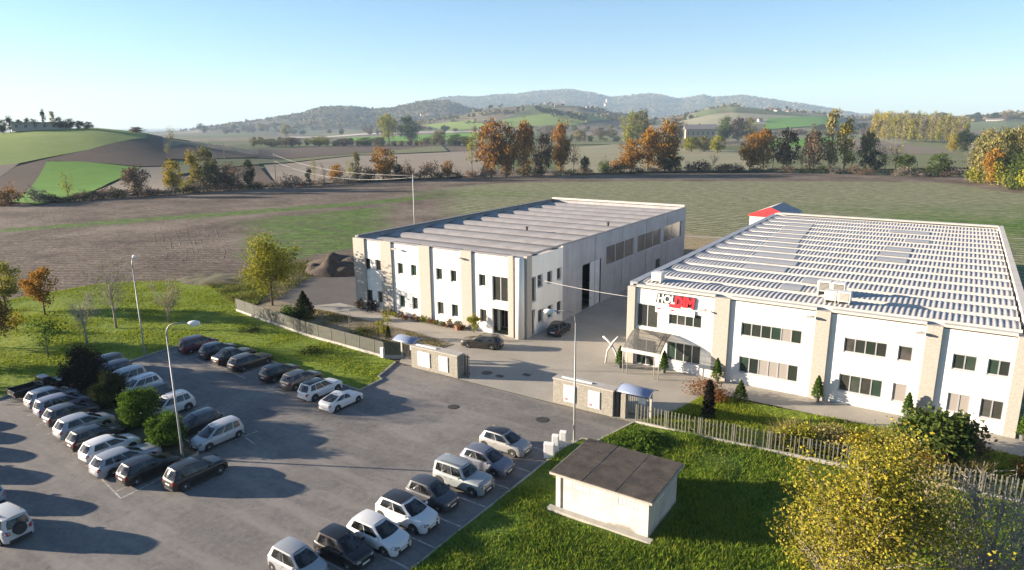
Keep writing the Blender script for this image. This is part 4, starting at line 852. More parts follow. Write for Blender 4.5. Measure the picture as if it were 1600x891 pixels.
def tyre_mesh(r, w):
    def cyl(name, prof, mat, n=24):
        mb = MB(); vs = [(r_*cos(2*pi*k/n), y, r_*sin(2*pi*k/n)) for r_, y in prof for k in range(n)]
        fs = [(i*n+k, i*n+(k+1)%n, (i+1)*n+(k+1)%n, (i+1)*n+k) for i in range(len(prof)-1) for k in range(n)]
        fs += [tuple(range(n))[::-1], tuple(range((len(prof)-1)*n, len(prof)*n))]; mb.add(vs, fs); return mb.mesh(name, mat)
    ty = cyl('wheel', [(r*0.9,-w/2),(r,-w/2+0.03),(r,w/2-0.03),(r*0.9,w/2),(r*0.66,w/2-0.01)], RUB)
    mb = MB(); R = r*0.64
    vs = [(R*cos(2*pi*k/20), w/2-0.006, R*sin(2*pi*k/20)) for k in range(20)]+[(R*0.9*cos(2*pi*k/20), w/2-0.035, R*0.9*sin(2*pi*k/20)) for k in range(20)]
    mb.add(vs, [(k, (k+1)%20, (k+1)%20+20, k+20) for k in range(20)])
    for s in range(5):
        a = 2*pi*s/5; da = 0.16
        mb.add([(R*0.93*cos(a-da*0.6), w/2-0.02, R*0.93*sin(a-da*0.6)), (R*0.93*cos(a+da*0.6), w/2-0.02, R*0.93*sin(a+da*0.6)), (R*0.2*cos(a+da*3), w/2-0.002, R*0.2*sin(a+da*3)), (R*0.2*cos(a-da*3), w/2-0.002, R*0.2*sin(a-da*3))], [(0,1,2,3)])
    mb.lathe([(0.001,0)], 3) if False else None
    mb.add([(R*0.24*cos(2*pi*k/10), w/2+0.004, R*0.24*sin(2*pi*k/10)) for k in range(10)], [tuple(range(10))[::-1]])
    return ty, mb.mesh('rim', RIM)
WH = {r: tyre_mesh(r, 0.22) for r in (0.29, 0.32, 0.37)}

# body styles; x runs rear(-) to front(+) as fraction of length, heights as fraction of total height
STY = {
 'hatch':  dict(L=4.0, W=1.74, H=1.47, r=0.32, wb=(-0.335,0.30), gc=0.17, deck=[(-.5,.50),(-.485,.60),(-.44,.645),(.0,.63),(.20,.64),(.30,.61),(.42,.55),(.475,.48),(.5,.40)],
                belt=(-.475,.275), roof=(-.375,.03), side3=False),
 'city':   dict(L=3.6, W=1.64, H=1.50, r=0.29, wb=(-0.345,0.315), gc=0.17, deck=[(-.5,.48),(-.485,.58),(-.44,.62),(.0,.61),(.22,.63),(.33,.60),(.44,.54),(.48,.47),(.5,.38)],
                belt=(-.475,.29), roof=(-.375,.05), side3=False),
 'mpv':    dict(L=4.15, W=1.75, H=1.62, r=0.32, wb=(-0.335,0.315), gc=0.18, deck=[(-.5,.48),(-.487,.56),(-.46,.60),(.0,.58),(.27,.60),(.36,.57),(.45,.51),(.485,.44),(.5,.36)],
                belt=(-.485,.335), roof=(-.415,.07), side3=True),
 'suv':    dict(L=4.35, W=1.82, H=1.67, r=0.37, wb=(-0.315,0.315), gc=0.23, deck=[(-.5,.46),(-.487,.57),(-.455,.635),(.0,.62),(.19,.635),(.30,.62),(.43,.585),(.482,.51),(.5,.42)],
                belt=(-.475,.24), roof=(-.385,.02), side3=True),
 'boxy':   dict(L=4.3, W=1.82, H=1.74, r=0.37, wb=(-0.315,0.32), gc=0.25, deck=[(-.5,.46),(-.49,.58),(-.47,.625),(.0,.615),(.17,.625),(.30,.61),(.45,.585),(.487,.52),(.5,.42)],
                belt=(-.485,.18), roof=(-.45,.06), side3=True),
 'estate': dict(L=4.6, W=1.78, H=1.46, r=0.32, wb=(-0.30,0.31), gc=0.16, deck=[(-.5,.50),(-.488,.61),(-.455,.66),(.0,.635),(.15,.65),(.27,.62),(.42,.56),(.478,.49),(.5,.40)],
                belt=(-.475,.21), roof=(-.385,.0), side3=True),
 'sedan':  dict(L=4.45, W=1.77, H=1.44, r=0.32, wb=(-0.30,0.31), gc=0.16, deck=[(-.5,.50),(-.488,.60),(-.46,.67),(-.36,.685),(-.28,.66),(.0,.64),(.15,.65),(.28,.62),(.42,.56),(.478,.49),(.5,.40)],
                belt=(-.37,.18), roof=(-.20,.015), side3=False),
 'coupe':  dict(L=4.2, W=1.84, H=1.35, r=0.34, wb=(-0.29,0.31), gc=0.13, deck=[(-.5,.52),(-.485,.62),(-.455,.70),(-.40,.72),(-.30,.70),(.0,.66),(.14,.67),(.28,.64),(.42,.57),(.475,.49),(.5,.39)],
                belt=(-.42,.17), roof=(-.13,.03), side3=False),
}
STY['coupe']['r'] = 0.32
def make_car(style, col, metal=True, roofcol=None, glassroof=False):
    """parts of one car as a list of (name, mesh, parent_index, loc, rz); origin on the ground at the middle, nose to +X"""
    S = STY[style]; L, W, Hh, r, gc = S['L'], S['W'], S['H'], S['r'], S['gc']; hw = W/2; body = paintmat(col, metal); parts = []
    wx = [k*L for k in S['wb']]; ra = r*1.13; dk = np.array(S['deck'])
    xs = set(np.linspace(-.47, .47, 20)*L) | {-.5*L, -.494*L, -.48*L, .48*L, .494*L, .5*L}
    for w in wx: xs |= {w+ra*k for k in (-1.0,-.93,-.75,-.45,0,.45,.75,.93,1.0)}
    xs = np.array(sorted(xs)); xs = xs[np.concatenate([[True], np.diff(xs) > 0.012])]
    def deck(x): return np.interp(x/L, dk[:,0], dk[:,1])*Hh
    def plan(x): e = abs(x)/(L/2); return hw*(1-0.16*max(0, (e-0.55)/0.45)**2.2-0.12*max(0, (e-0.93)/0.07)**1.5)
    def low(x):
        z = gc+0.03*max(0, (abs(x)/(L/2)-0.8)/0.2)
        for w in wx:
            if abs(x-w) < ra: z = max(z, r+math.sqrt(max(0, ra*ra-(x-w)**2)))
        return z
    def sect(x):
        w, zd, zl = plan(x), deck(x), low(x); zm = gc+(zd-gc)*0.55; zs = zd-0.05*Hh
        if zl > zm-0.03: zm = min(zl+0.03, zs-0.04)
        e = max(0, (abs(x)/(L/2)-0.96)/0.04)
        return [(w*0.965, zl), (w, zm*0.6+zl*0.4), (w, zm), (w*0.985, zs-0.02), (w*0.955, zs+0.022), (w*0.90, zd), (w*0.6, zd+0.018), (0, zd+0.028)]
    SE = np.array([[(x, y, z) for y, z in sect(x)] for x in xs])
    full = np.concatenate([SE, SE[:, -2::-1]*np.array([1,-1,1])], 1)
    mb = MB(); nu, nv = full.shape[:2]; idx = lambda i, j: i*nv+j
    mb.add(full.reshape(-1,3), [(idx(i,j), idx(i,j+1), idx(i+1,j+1), idx(i+1,j)) for i in range(nu-1) for j in range(nv-1)]+[tuple(idx(0,j) for j in range(nv))[::-1], tuple(idx(nu-1,j) for j in range(nv))])
    m = mb.mesh('body', body, True); parts.append(('body', m, -1)); BI = 0
    parts.append(('underbody', MB().box(-L*0.47, L*0.47, -hw*0.80, hw*0.80, gc-0.02, gc+0.38).mesh('underbody', TRIM), -1))
    # cabin
    b0, b1 = S['belt'][0]*L, S['belt'][1]*L; r0, r1 = S['roof'][0]*L, S['roof'][1]*L; wr = hw*0.70; wbelt = hw*0.935
    def cab(t, s):     # t 0..1 rear to front along the side, s 0..1 belt to roof
        xb = b0+(b1-b0)*t; xr = r0+(r1-r0)*t; x = xb+(xr-xb)*s; zb = deck(xb)-0.012; crown = 0.035*Hh*(1-(2*t-1)**2)
        z = zb+(Hh*0.965+crown-zb)*s; e = abs(2*t-1); wb_ = min(wbelt, plan(xb)*0.93)*(1-0.05*e**4); y = wb_+(wr*(1-0.05*e**3)-wb_)*s**1.15
        return x, y, z
    ts = np.linspace(0, 1, 11); ss = np.linspace(0, 1, 6)
    ring = []
    for s in ss:
        row = [cab(t, s) for t in ts]; ring.append(row+[(x, -y, z) for x, y, z in row[::-1]])
    RG = np.array(ring); n = RG.shape[1]; mb = MB()
    fs = [(i*n+k, i*n+(k+1)%n, (i+1)*n+(k+1)%n, (i+1)*n+k) for i in range(len(ss)-1) for k in range(n)]
    mb.add(RG.reshape(-1,3), fs); parts.append(('cabin', mb.mesh('cabin', body, True), -1))
    # roof panel with crown
    rt = np.linspace(0,1,9); rw = np.linspace(-1,1,7)
    RP = np.array([[(cab(a,1)[0], cab(a,1)[1]*b, cab(a,1)[2]+0.045*(1-b*b)+0.002) for b in rw] for a in rt])
    parts.append(('roof', grid_mesh('roof', RP, [paintmat(roofcol, metal) if roofcol else (CGLASS if glassroof else body)]), -1))
    # windows: patches set 8 mm proud of the cabin
    def patch(t0, t1, s0, s1, side, nt=5, ns=4):
        A = []
        for a in np.linspace(t0, t1, nt):
            A.append([(lambda q: (q[0], (q[1]+0.022)*side, q[2]))(cab(a, b)) for b in np.linspace(s0, s1, ns)])
        return grid_mesh('side_window', np.array(A), [CGLASS])
    cuts = [(0.10,0.30),(0.33,0.60),(0.63,0.93)] if S['side3'] else [(0.14,0.52),(0.56,0.93)]
    for side in (1, -1):
        for a, b in cuts: parts.append(('side_window', patch(a, b, 0.10, 0.86, side), -1))
    def endglass(t, sgn, nm):
        A = []
        for b in np.linspace(0.10, 0.90, 5):
            x, y, z = cab(t, b); A.append([(x+sgn*(0.014+0.11*(1-k*k)-0.05*b*b), y*0.90*k, z) for k in np.linspace(-1, 1, 7)])
        return grid_mesh(nm, np.array(A), [CGLASS])
    parts.append(('windscreen', endglass(1.0, 1, 'windscreen'), -1)); parts.append(('rear_window', endglass(0.0, -1, 'rear_window'), -1))
    # close the cabin ends (between the glass and the pillars) with a body panel
    for t_, sg in ((1.0,1),(0.0,-1)):
        A = [[(cab(t_, b)[0]+sg*(0.11*(1-k*k)-0.05*b*b-0.008), cab(t_, b)[1]*k, cab(t_, b)[2]) for k in np.linspace(-1,1,7)] for b in np.linspace(0,1,5)]
        parts.append(('pillar_panel', grid_mesh('pillar_panel', np.array(A), [body]), -1))
    # lamps, plates, bumpers, mirrors
    def surf(x, z0, z1, off, xa, mat, nm, side):
        A = []
        for x_ in np.linspace(x, xa, 5):
            se = sect(x_); ys = [p[0] for p in se[:5]]; zs = [p[1] for p in se[:5]]
            A.append([(x_, side*(np.interp(zz, zs, ys)+off), zz) for zz in np.linspace(z0, min(z1, zs[-1]), 3)])
        return grid_mesh(nm, np.array(A), [mat])
    zf, zr = deck(.46*L), deck(-.48*L)
    for side in (1, -1):
        mb = MB(); e = 0.03
        x = .5*L; y0, y1 = hw*0.40, hw*0.70
        mb.add([(x+e-0.0, side*y0, zf*0.74), (x+e-0.0, side*y1, zf*0.76), (.484*L+e, side*(plan(.484*L)*0.96+0.03), zf*0.80), (.44*L, side*(plan(.44*L)+0.014), zf*0.90), (.455*L, side*(plan(.455*L)*0.93), deck(.455*L)+0.022), (.478*L+e, side*hw*0.66, deck(.478*L)+0.03), (.492*L+e, side*y0, deck(.492*L)+0.03)], [(0,1,2,5,6),(2,3,4,5)] if side > 0 else [(6,5,2,1,0),(5,4,3,2)])
        parts.append(('headlight', mb.mesh('headlight', HEADL), -1))
        xr_ = -.5*L-0.012; zt = deck(-.487*L)
        mb = MB(); mb.add([(xr_, side*hw*0.55, zt*0.72), (xr_, side*hw*0.70, zt*0.72), (-.484*L-0.012, side*(plan(-.484*L)*0.965+0.012), zt*0.74), (-.455*L, side*(plan(-.455*L)+0.012), zt*0.86), (-.47*L, side*(plan(-.47*L)*0.985+0.006), zt*1.0), (-.487*L-0.012, side*hw*0.74, zt*0.985), (-.494*L-0.012, side*hw*0.55, zt*0.90)], [(0,1,2,5,6),(2,3,4,5)] if side < 0 else [(6,5,2,1,0),(5,4,3,2)])
        parts.append(('tail_light', mb.mesh('tail_light', TAILL), -1))
        xm = b1-0.10*L*0.9; mb = MB(); mb.cbox(xm, side*(wbelt+0.10), deck(xm)+0.06, 0.10, 0.17, 0.12); parts.append(('door_mirror', mb.mesh('door_mirror', body), -1))
        parts.append(('sill', MB().box(wx[0]+ra, wx[1]-ra, side*hw*0.93-0.03, side*hw*0.93+0.03, gc-0.02, gc+0.06).mesh('sill', TRIM), -1))
    for side in (1, -1):
        for xd in (wx[0]+ra*0.95, (wx[0]+wx[1])/2-0.02*L, wx[1]-ra*0.95) if S['side3'] else ((wx[0]+wx[1])/2-0.10*L, wx[1]-ra*0.95):
            parts.append(('door_seam', surf(xd-0.011, gc+0.10, 2.0, 0.004, xd+0.011, TRIM, 'door_seam', side), -1))
        for xd in (((wx[0]+wx[1])/2-0.08*L), wx[0]+ra*1.25) if S['side3'] else (((wx[0]+wx[1])/2-0.06*L),):
            zh = deck(xd)-0.14*Hh; parts.append(('door_handle', surf(xd-0.09, zh, zh+0.035, 0.014, xd+0.09, TRIM if metal else body, 'door_handle', side), -1))
        parts.append(('lower_cladding', surf(wx[0]+ra*1.02, gc+0.0, gc+0.12, 0.006, wx[1]-ra*1.02, TRIM, 'lower_cladding', side), -1))
    parts.append(('bumper_skirt', MB().box(.5*L-0.10, .5*L+0.004, -hw*0.62, hw*0.62, gc-0.01, gc+0.07).mesh('bumper_skirt', TRIM), -1))
    parts.append(('grille', MB().box(.5*L-0.02, .5*L+0.012, -hw*0.52, hw*0.52, gc+0.05, zf*0.62).mesh('grille', TRIM), -1))
    parts.append(('number_plate', MB().box(.5*L, .5*L+0.022, -0.26, 0.26, gc+0.16, gc+0.27).mesh('number_plate', PLATE), -1))
    parts.append(('number_plate', MB().box(-.5*L-0.02, -.5*L, -0.26, 0.26, Hh*0.36, Hh*0.36+0.11).mesh('number_plate', PLATE), -1))
    parts.append(('bumper', MB().box(-.5*L-0.03, -.5*L+0.1, -hw*0.66, hw*0.66, gc+0.02, gc+0.16).mesh('bumper', TRIM), -1))
    if style in ('suv', 'boxy'):
        for side in (1, -1): parts.append(('roof_rail', MB().tube([(r0+0.1*L, side*wr*0.86, Hh*0.99), (r0+0.12*L, side*wr*0.86, Hh*1.03), (r1-0.08*L, side*wr*0.86, Hh*1.03), (r1-0.05*L, side*wr*0.86, Hh*0.99)], 0.02, 6).mesh('roof_rail', TRIM), -1))
    ty, rim = WH[r]
    wheels = [(w, s) for w in wx for s in (1, -1)]
    return parts, [(w, s*(hw-0.125), r, s, ty, rim) for w, s in wheels]
_cache = {}
def car(x, y, rz, style, col, label, metal=True, roofcol=None, glassroof=False, group='cars in the car park', scale=1.0, name='parked_car', cat='car'):
    k = (style, col, metal, roofcol, glassroof)
    if k not in _cache: _cache[k] = make_car(*k)
    parts, wheels = _cache[k]; o = thing(name, label, cat, (x, y, 0.002), rz, group); o.scale = (scale,)*3
    for nm, m, _ in parts: put(nm, m, o)
    for wx, wy, wz, s, ty, rim in wheels:
        w = put('wheel', ty, o, (wx, wy, wz), 0 if s > 0 else pi); put('rim', rim, w)
    return o
BLACK, DGREY, GREY, SILVER, WHT = (0.008,0.008,0.009), (0.03,0.031,0.035), (0.10,0.09,0.082), (0.25,0.26,0.28), (0.56,0.56,0.55)
UP, DN, RT, LF = pi/2, -pi/2, 0.0, pi
# far row along the grass, tails towards us
car(-68.6,40.0,UP,'mpv',(0.085,0.008,0.02),'burgundy people carrier at the left end of the far row by the grass')
car(-65.0,40.1,UP,'hatch',(0.02,0.022,0.028),'blue-black hatchback next to the burgundy people carrier')
car(-62.0,39.9,UP,'sedan',BLACK,'black saloon third from the left in the far row')
car(-58.9,39.7,UP,'estate',(0.028,0.025,0.022),'dark bronze estate just left of the empty bay in the far row')
car(-53.7,39.3,UP,'hatch',BLACK,'black hatchback just right of the empty bay in the far row')
car(-50.4,39.2,UP,'hatch',GREY,'taupe grey hatchback beside the white crossover in the far row')
car(-46.8,38.4,UP,'suv',WHT,'white crossover with black glass roof next to the white coupe',False,None,True,scale=0.97)
car(-43.4,37.8,UP,'coupe',WHT,'white coupe at the right end of the far row',False,scale=0.95)
# near row, noses to the grass
car(-26.5,38.7,RT,'hatch',(0.27,0.27,0.265),'silver hatchback with black roof, nearest the meter cabinets',True,(0.012,0.012,0.013))
car(-26.0,35.6,RT,'hatch',(0.13,0.14,0.175),'blue-grey hatchback second from the meter cabinets')
car(-25.9,32.7,RT,'boxy',(0.26,0.285,0.29),'boxy silver off-roader in the near row')
car(-26.4,30.0,RT,'city',(0.05,0.055,0.065),'small dark grey bubble car beside the boxy silver off-roader')
car(-26.3,27.5,RT,'hatch',WHT,'white crossover hatchback with black roof in the near row',False,(0.012,0.012,0.013),scale=1.04)
car(-26.2,24.9,RT,'hatch',WHT,'all white hatchback in the near row next to the black-roofed one',False)
car(-26.9,22.8,RT,'city',BLACK,'small black car near the bottom edge of the photo')
car(-28.0,20.5,RT,'city',(0.30,0.31,0.32),'silver car cut off by the bottom edge of the photo')
# island, left side: tails towards us
car(-66.1,24.2,UP,'hatch',SILVER,'silver hatchback beside the black pickup')
car(-63.3,23.8,UP,'mpv',(0.19,0.185,0.235),'lilac silver people carrier, third from the pickup end',scale=0.96)
car(-60.6,23.4,UP,'hatch',(0.055,0.055,0.06),'dark grey hatchback on the island between two silver cars')
car(-57.2,22.9,UP,'hatch',(0.32,0.33,0.345),'pale silver hatchback in the middle of the left island row',scale=1.05)
car(-54.2,22.4,UP,'hatch',BLACK,'black hatchback between the pale silver and the white car on the island')
car(-51.3,22.0,UP,'hatch',WHT,'white hatchback in the left island row',False)
car(-48.4,21.7,UP,'estate',(0.28,0.29,0.305),'silver estate between a white and a black car on the island')
car(-45.7,21.9,UP,'hatch',BLACK,'black hatchback at the near end of the left island row')
car(-42.2,23.3,UP,'suv',(0.010,0.010,0.011),'glossy black crossover parked below the island lamp post',scale=0.95)
# island, right side: noses towards the island
car(-70.2,30.6,DN,'mpv',(0.02,0.022,0.03),'dark blue people carrier at the far end of the island by the lawn')
car(-67.6,30.0,DN,'mpv',(0.028,0.022,0.045),'purplish black van-like car behind the island shrubs')
car(-64.6,29.8,DN,'mpv',(0.28,0.295,0.31),'silver people carrier behind the island shrubs')
car(-61.4,29.5,DN,'suv',WHT,'white crossover farther from us on the right side of the island',False,scale=0.95)
car(-58.6,28.9,DN,'hatch',(0.022,0.026,0.036),'blue-black hatchback between the two white crossovers on the island')
car(-54.6,28.4,DN,'suv',(0.46,0.46,0.455),'white crossover left of the island lamp post',False)
car(-49.7,27.8,DN,'estate',(0.018,0.02,0.026),'blue-black car behind the silver small people carrier',scale=0.94)
car(-46.2,27.6,DN,'mpv',(0.36,0.37,0.38),'silver-white small people carrier at the near end of the island',scale=0.95)
# yard
car(-42.3,57.5,radians(196),'estate',(0.024,0.023,0.018),'dark olive estate car in front of the older factory',group='cars in the yard')
car(-37.6,66.5,radians(97),'hatch',BLACK,'black car backed into the yard beside the older factory',group='cars in the yard')
# row at the left edge
_q = G(30,850); sv = car(_q.x-2.2,_q.y,LF+0.08,'boxy',(0.40,0.41,0.405),'silver off-roader with spare wheel on its tailgate at the left edge',False)
put('spare_wheel', WH[0.37][0], sv, (-2.24,0,0.98), radians(90)); put('spare_wheel_cover', MB().lathe([(0.001,0),(0.3,0.0),(0.33,-0.05),(0.33,-0.1)], 20).mesh('spare_wheel_cover', TRIM), sv).matrix_local = Matrix.Translation((-2.37,0,0.98)) @ Matrix.Rotation(-pi/2, 4, 'Y')
for tip, st, c, l in (((136,806),'hatch',(0.24,0.27,0.33),'pale blue-grey car beyond the silver off-roader at the left edge'),((63,757),'suv',SILVER,'silver car third in the row off the left edge, seen by its shadow'),((40,722),'mpv',BLACK,'black car fourth in the row off the left edge, seen by its shadow'),((25,694),'hatch',WHT,'white car fifth in the row off the left edge, seen by its shadow'),((11,674),'hatch',GREY,'grey car sixth in the row off the left edge, seen by its shadow')):
    q = G(*tip); hs_ = STY[st]['H']/tan(SUN_EL); car(q.x-hs_*cos(SUN_DIR)-STY[st]['L']*0.40, q.y-hs_*sin(SUN_DIR)+0.3, LF+0.08, st, c, l)
# black pickup
pk = thing('pickup_truck', 'black pickup truck with open load bed at the far end of the island', 'pickup', (-69.2,24.7,0), UP, 'cars in the car park')
pm = paintmat(BLACK, True)
MB().add([(x, y, z) for x, y, z in [(-2.5,-.86,.5),(2.45,-.82,.45),(2.45,.82,.45),(-2.5,.86,.5),(-2.5,-.86,.72),(2.4,-.8,.82),(2.4,.8,.82),(-2.5,.86,.72)]], [(0,3,2,1),(4,5,6,7),(0,1,5,4),(1,2,6,5),(2,3,7,6),(3,0,4,7)]).build('chassis', pm, pk, bevel=0.05)
MB().box(-2.5,-.35,-.88,-.80,.72,1.12).build('bed_side', pm, pk, bevel=0.02); MB().box(-2.5,-.35,.80,.88,.72,1.12).build('bed_side', pm, pk, bevel=0.02); MB().box(-2.52,-2.45,-.79,.79,.72,1.12).build('tailgate', plain('tailgate_grey', (0.12,0.115,0.10), 0.5), pk, bevel=0.02); MB().box(-.36,-.28,-.79,.79,.72,1.12).build('bulkhead', pm, pk)
MB().add([(-.3,-.84,1.0),(1.15,-.84,1.0),(1.15,.84,1.0),(-.3,.84,1.0),(-.15,-.66,1.68),(.55,-.66,1.68),(.55,.66,1.68),(-.15,.66,1.68)], [(0,3,2,1),(4,5,6,7),(0,1,5,4),(1,2,6,5),(2,3,7,6),(3,0,4,7)]).build('cab', paintmat((0.10,0.085,0.075), True), pk, bevel=0.06)
MB().add([(1.0,-.84,.8),(2.42,-.8,.8),(2.42,.8,.8),(1.0,.84,.8),(1.0,-.8,1.03),(2.3,-.72,.95),(2.3,.72,.95),(1.0,.8,1.03)], [(0,3,2,1),(4,5,6,7),(0,1,5,4),(1,2,6,5),(2,3,7,6),(3,0,4,7)]).build('bonnet', pm, pk, bevel=0.06)
MB().quad((-.295,-.70,1.1),(-.295,.70,1.1),(-.19,.58,1.6),(-.19,-.58,1.6)).build('rear_window', CGLASS, pk)
for s in (1, -1): MB().add([(-.1,s*.835,1.08),(1.0,s*.835,1.08),(.55,s*.70,1.58),(-.02,s*.70,1.58)], [(0,1,2,3)]).build('side_window', CGLASS, pk); MB().box(-2.53,-2.46,s*.70-.08,s*.70+.08,.78,1.05).build('tail_light', TAILL, pk)
for x in (-1.55, 1.5):
    for s in (1, -1): w = put('wheel', WH[0.37][0], pk, (x, s*.78, .37), 0 if s > 0 else pi); put('rim', WH[0.37][1], w)
# ------------------------------------------------------------------ vegetation
BARK = mottled('bark', (0.06,0.048,0.038), (0.13,0.105,0.085), 3.0, 0.95, 0.5, 8); PALEBARK = mottled('pale_bark', (0.19,0.165,0.135), (0.33,0.29,0.245), 3.0, 0.9, 0.3, 8)
GREYBARK = mottled('grey_bark', (0.10,0.085,0.07), (0.19,0.165,0.14), 3.0, 0.9, 0.3, 8)
def leafmat(name, cols, trans=0.3):
    t = NT(name); r = t.island(); n = t.noise(t.coord('Object'), 0.35, 3, 0.6)
    f = t.math('ADD', t.math('MULTIPLY', r, 0.6), t.math('MULTIPLY', n, 0.4))
    k = len(cols); c = t.ramp(f, [(0.15+0.65*i/(k-1), cols[i]) for i in range(k)])
    d = t.n('ShaderNodeBsdfDiffuse'); t.l(c, d.inputs[0]); tr = t.n('ShaderNodeBsdfTranslucent'); t.l(c, tr.inputs[0])
    mx = t.n('ShaderNodeMixShader'); mx.inputs[0].default_value = trans; t.l(d.outputs[0], mx.inputs[1]); t.l(tr.outputs[0], mx.inputs[2])
    return t.done(mx.outputs[0])
LM = dict(
 rust=leafmat('rust_leaves', [(0.10,0.055,0.022),(0.22,0.105,0.03),(0.32,0.16,0.04),(0.26,0.17,0.05)]),
 orange=leafmat('orange_leaves', [(0.14,0.075,0.015),(0.27,0.135,0.02),(0.36,0.20,0.03)]),
 yellow=leafmat('yellow_leaves', [(0.13,0.11,0.012),(0.27,0.215,0.02),(0.37,0.29,0.035)]),
 gold=leafmat('golden_olive_leaves', [(0.06,0.07,0.014),(0.14,0.145,0.022),(0.25,0.22,0.03),(0.36,0.285,0.04)]),
 lime=leafmat('yellow_green_leaves', [(0.10,0.115,0.014),(0.21,0.21,0.024),(0.31,0.275,0.035)]),
 olive=leafmat('olive_leaves', [(0.07,0.075,0.03),(0.145,0.14,0.05),(0.215,0.19,0.065)]),
 green=leafmat('green_leaves', [(0.025,0.045,0.012),(0.06,0.09,0.02),(0.11,0.13,0.03)]),
 shrub=leafmat('shrub_leaves', [(0.022,0.05,0.010),(0.06,0.12,0.016),(0.12,0.17,0.025)]),
 dark=leafmat('dark_leaves', [(0.012,0.018,0.008),(0.03,0.04,0.016),(0.05,0.06,0.022)]),
 black=leafmat('purple_black_leaves', [(0.008,0.009,0.008),(0.02,0.018,0.014),(0.035,0.028,0.02)]),
 brown=leafmat('brown_leaves', [(0.075,0.052,0.038),(0.14,0.10,0.068),(0.20,0.145,0.095)]),
 grey=leafmat('grey_twigs', [(0.09,0.075,0.06),(0.15,0.13,0.105),(0.20,0.175,0.14)], 0.1),
 pale=leafmat('pale_gold_leaves', [(0.14,0.125,0.05),(0.24,0.21,0.08),(0.30,0.26,0.10)]),
 redbush=leafmat('russet_leaves', [(0.08,0.03,0.015),(0.17,0.07,0.025),(0.22,0.12,0.04)]))
def cards(C, size, jitter=0.35, aspect=0.75, upright=0.0, rg=rng):
    """one leaf-shaped quad per centre"""
    n = len(C); a = rg.normal(size=(n,3)); a[:,2] *= (1-upright); a /= np.linalg.norm(a, axis=1)[:,None]
    b = np.cross(a, rg.normal(size=(n,3))); b /= np.linalg.norm(b, axis=1)[:,None]
    s = (size*(1+jitter*rg.normal(size=n)).clip(0.4, 2.0))[:,None]; a = a*s*0.5; b = b*s*0.5*aspect
    return np.stack([C-a, C+b*0.9-a*0.1, C+a, C-b*0.9-a*0.1], 1).reshape(-1,3)
def crown_targets(kind, h, sp, n, rg):
    T = []
    while len(T) < n:
        p = rg.uniform(-1, 1, 3); q = np.linalg.norm(p)
        if q > 1 or q < 0.35: continue
        if kind == 'oak': c = np.array([p[0]*sp*(0.75+0.25*rg.random()), p[1]*sp, h*(0.60+0.36*p[2])]); 
        elif kind == 'poplar': c = np.array([p[0]*sp*(1-0.45*max(0,p[2])), p[1]*sp*(1-0.45*max(0,p[2])), h*(0.55+0.44*p[2])])
        elif kind == 'oakf': k_ = 1-0.25*max(0,-p[2]); c = np.array([p[0]*sp*k_, p[1]*sp*k_, h*(0.53+0.44*p[2])])
        elif kind == 'clumpy':
            lb = [(-.55,0,.42,.42),(.5,.1,.5,.40),(0,-.3,.70,.38),(.15,.5,.6,.42),(-.25,.2,.84,.30),(.75,-.2,.30,.42),(-.8,-.3,.26,.42),(.35,.1,.80,.26)][rg.integers(0,8)]; c = np.array([sp*(lb[0]+p[0]*lb[3]), sp*(lb[1]+p[1]*lb[3]), h*(lb[2]+p[2]*0.17)])
        elif kind == 'bush': c = np.array([p[0]*sp, p[1]*sp, h*(0.46+0.46*p[2])])
        elif kind == 'vase': k = 0.45+0.55*(p[2]+1)/2; c = np.array([p[0]*sp*k, p[1]*sp*k, h*(0.62+0.36*p[2])])
        else: c = np.array([p[0]*sp, p[1]*sp, h*(0.58+0.38*p[2])])
        if n > 40: c[:2] *= 0.72+0.5*rg.random()
        T.append(c)
    return np.array(T)
def limbs(h, T, r0, rg, base_frac=0.3, nseg=4, sub=1, top=0.9, lean=0.0):
    mb = MB(); tx, ty = rg.normal(size=2)*0.03*h+lean
    tr = [(tx*k*k, ty*k*k, h*top*k) for k in (0,0.25,0.5,0.75,1.0)]; mb.tube(tr, [r0,r0*0.75,r0*0.55,r0*0.35,r0*0.1], 7)
    for c in T:
        z = min(h*top*0.92, max(h*base_frac*(0.7+0.5*rg.random()), c[2]*0.62)); k = z/(h*top); s = Vector((tx*k*k, ty*k*k, z)); e = Vector(c)
        m = s.lerp(e, 0.5)+Vector((0,0,-0.06*h*rg.random())); pts = [s.lerp(m, q).lerp(m.lerp(e, q), q) for q in np.linspace(0, 1, nseg+1)]
        rr = r0*0.34*(1-0.5*k); mb.tube(pts, list(np.linspace(rr, rr*0.22, nseg+1)), 4, cap=False)
        for _ in range(sub):
            i = rg.integers(1, nseg); a = pts[i]; d = Vector(rg.normal(size=3)); d.z = abs(d.z)*0.6; b = a+(e-s).length*0.45*(((e-s).normalized()+d.normalized()*0.9).normalized())
            mb.tube([a, a.lerp(b, 0.5)+Vector((0,0,0.02*h)), b], [rr*0.45, rr*0.25, rr*0.1], 3, cap=False)
    return mb
def tree_meshes(kind, h, sp, seed, ncl, per, leaf, r0, clr=0.3, base_frac=0.3, sub=1, bark=BARK, lmat='olive', hollow=0.0):
    rg = np.random.default_rng(seed); T = crown_targets(kind, h, sp, ncl, rg)
    tm = limbs(h, T[:max(5, ncl//2)], r0, rg, base_frac, 4, sub).mesh('trunk', bark, True)
    C = []
    for c in T:
        s = clr*sp*(0.7+0.6*rg.random()); k = int(per*(0.6+0.8*rg.random())); q = rg.normal(size=(k,3))*s*np.array([1,1,0.75])
        q = q*np.clip(1.9*s/np.maximum(np.linalg.norm(q, axis=1), 1e-6), 0, 1)[:,None]; C.append(c+q)
    C = np.concatenate(C); C[:,2] = np.maximum(C[:,2], 0.06*h)
    cm = np_mesh('crown', cards(C, leaf, rg=rg), 4, [LM[lmat]])
    return tm, cm
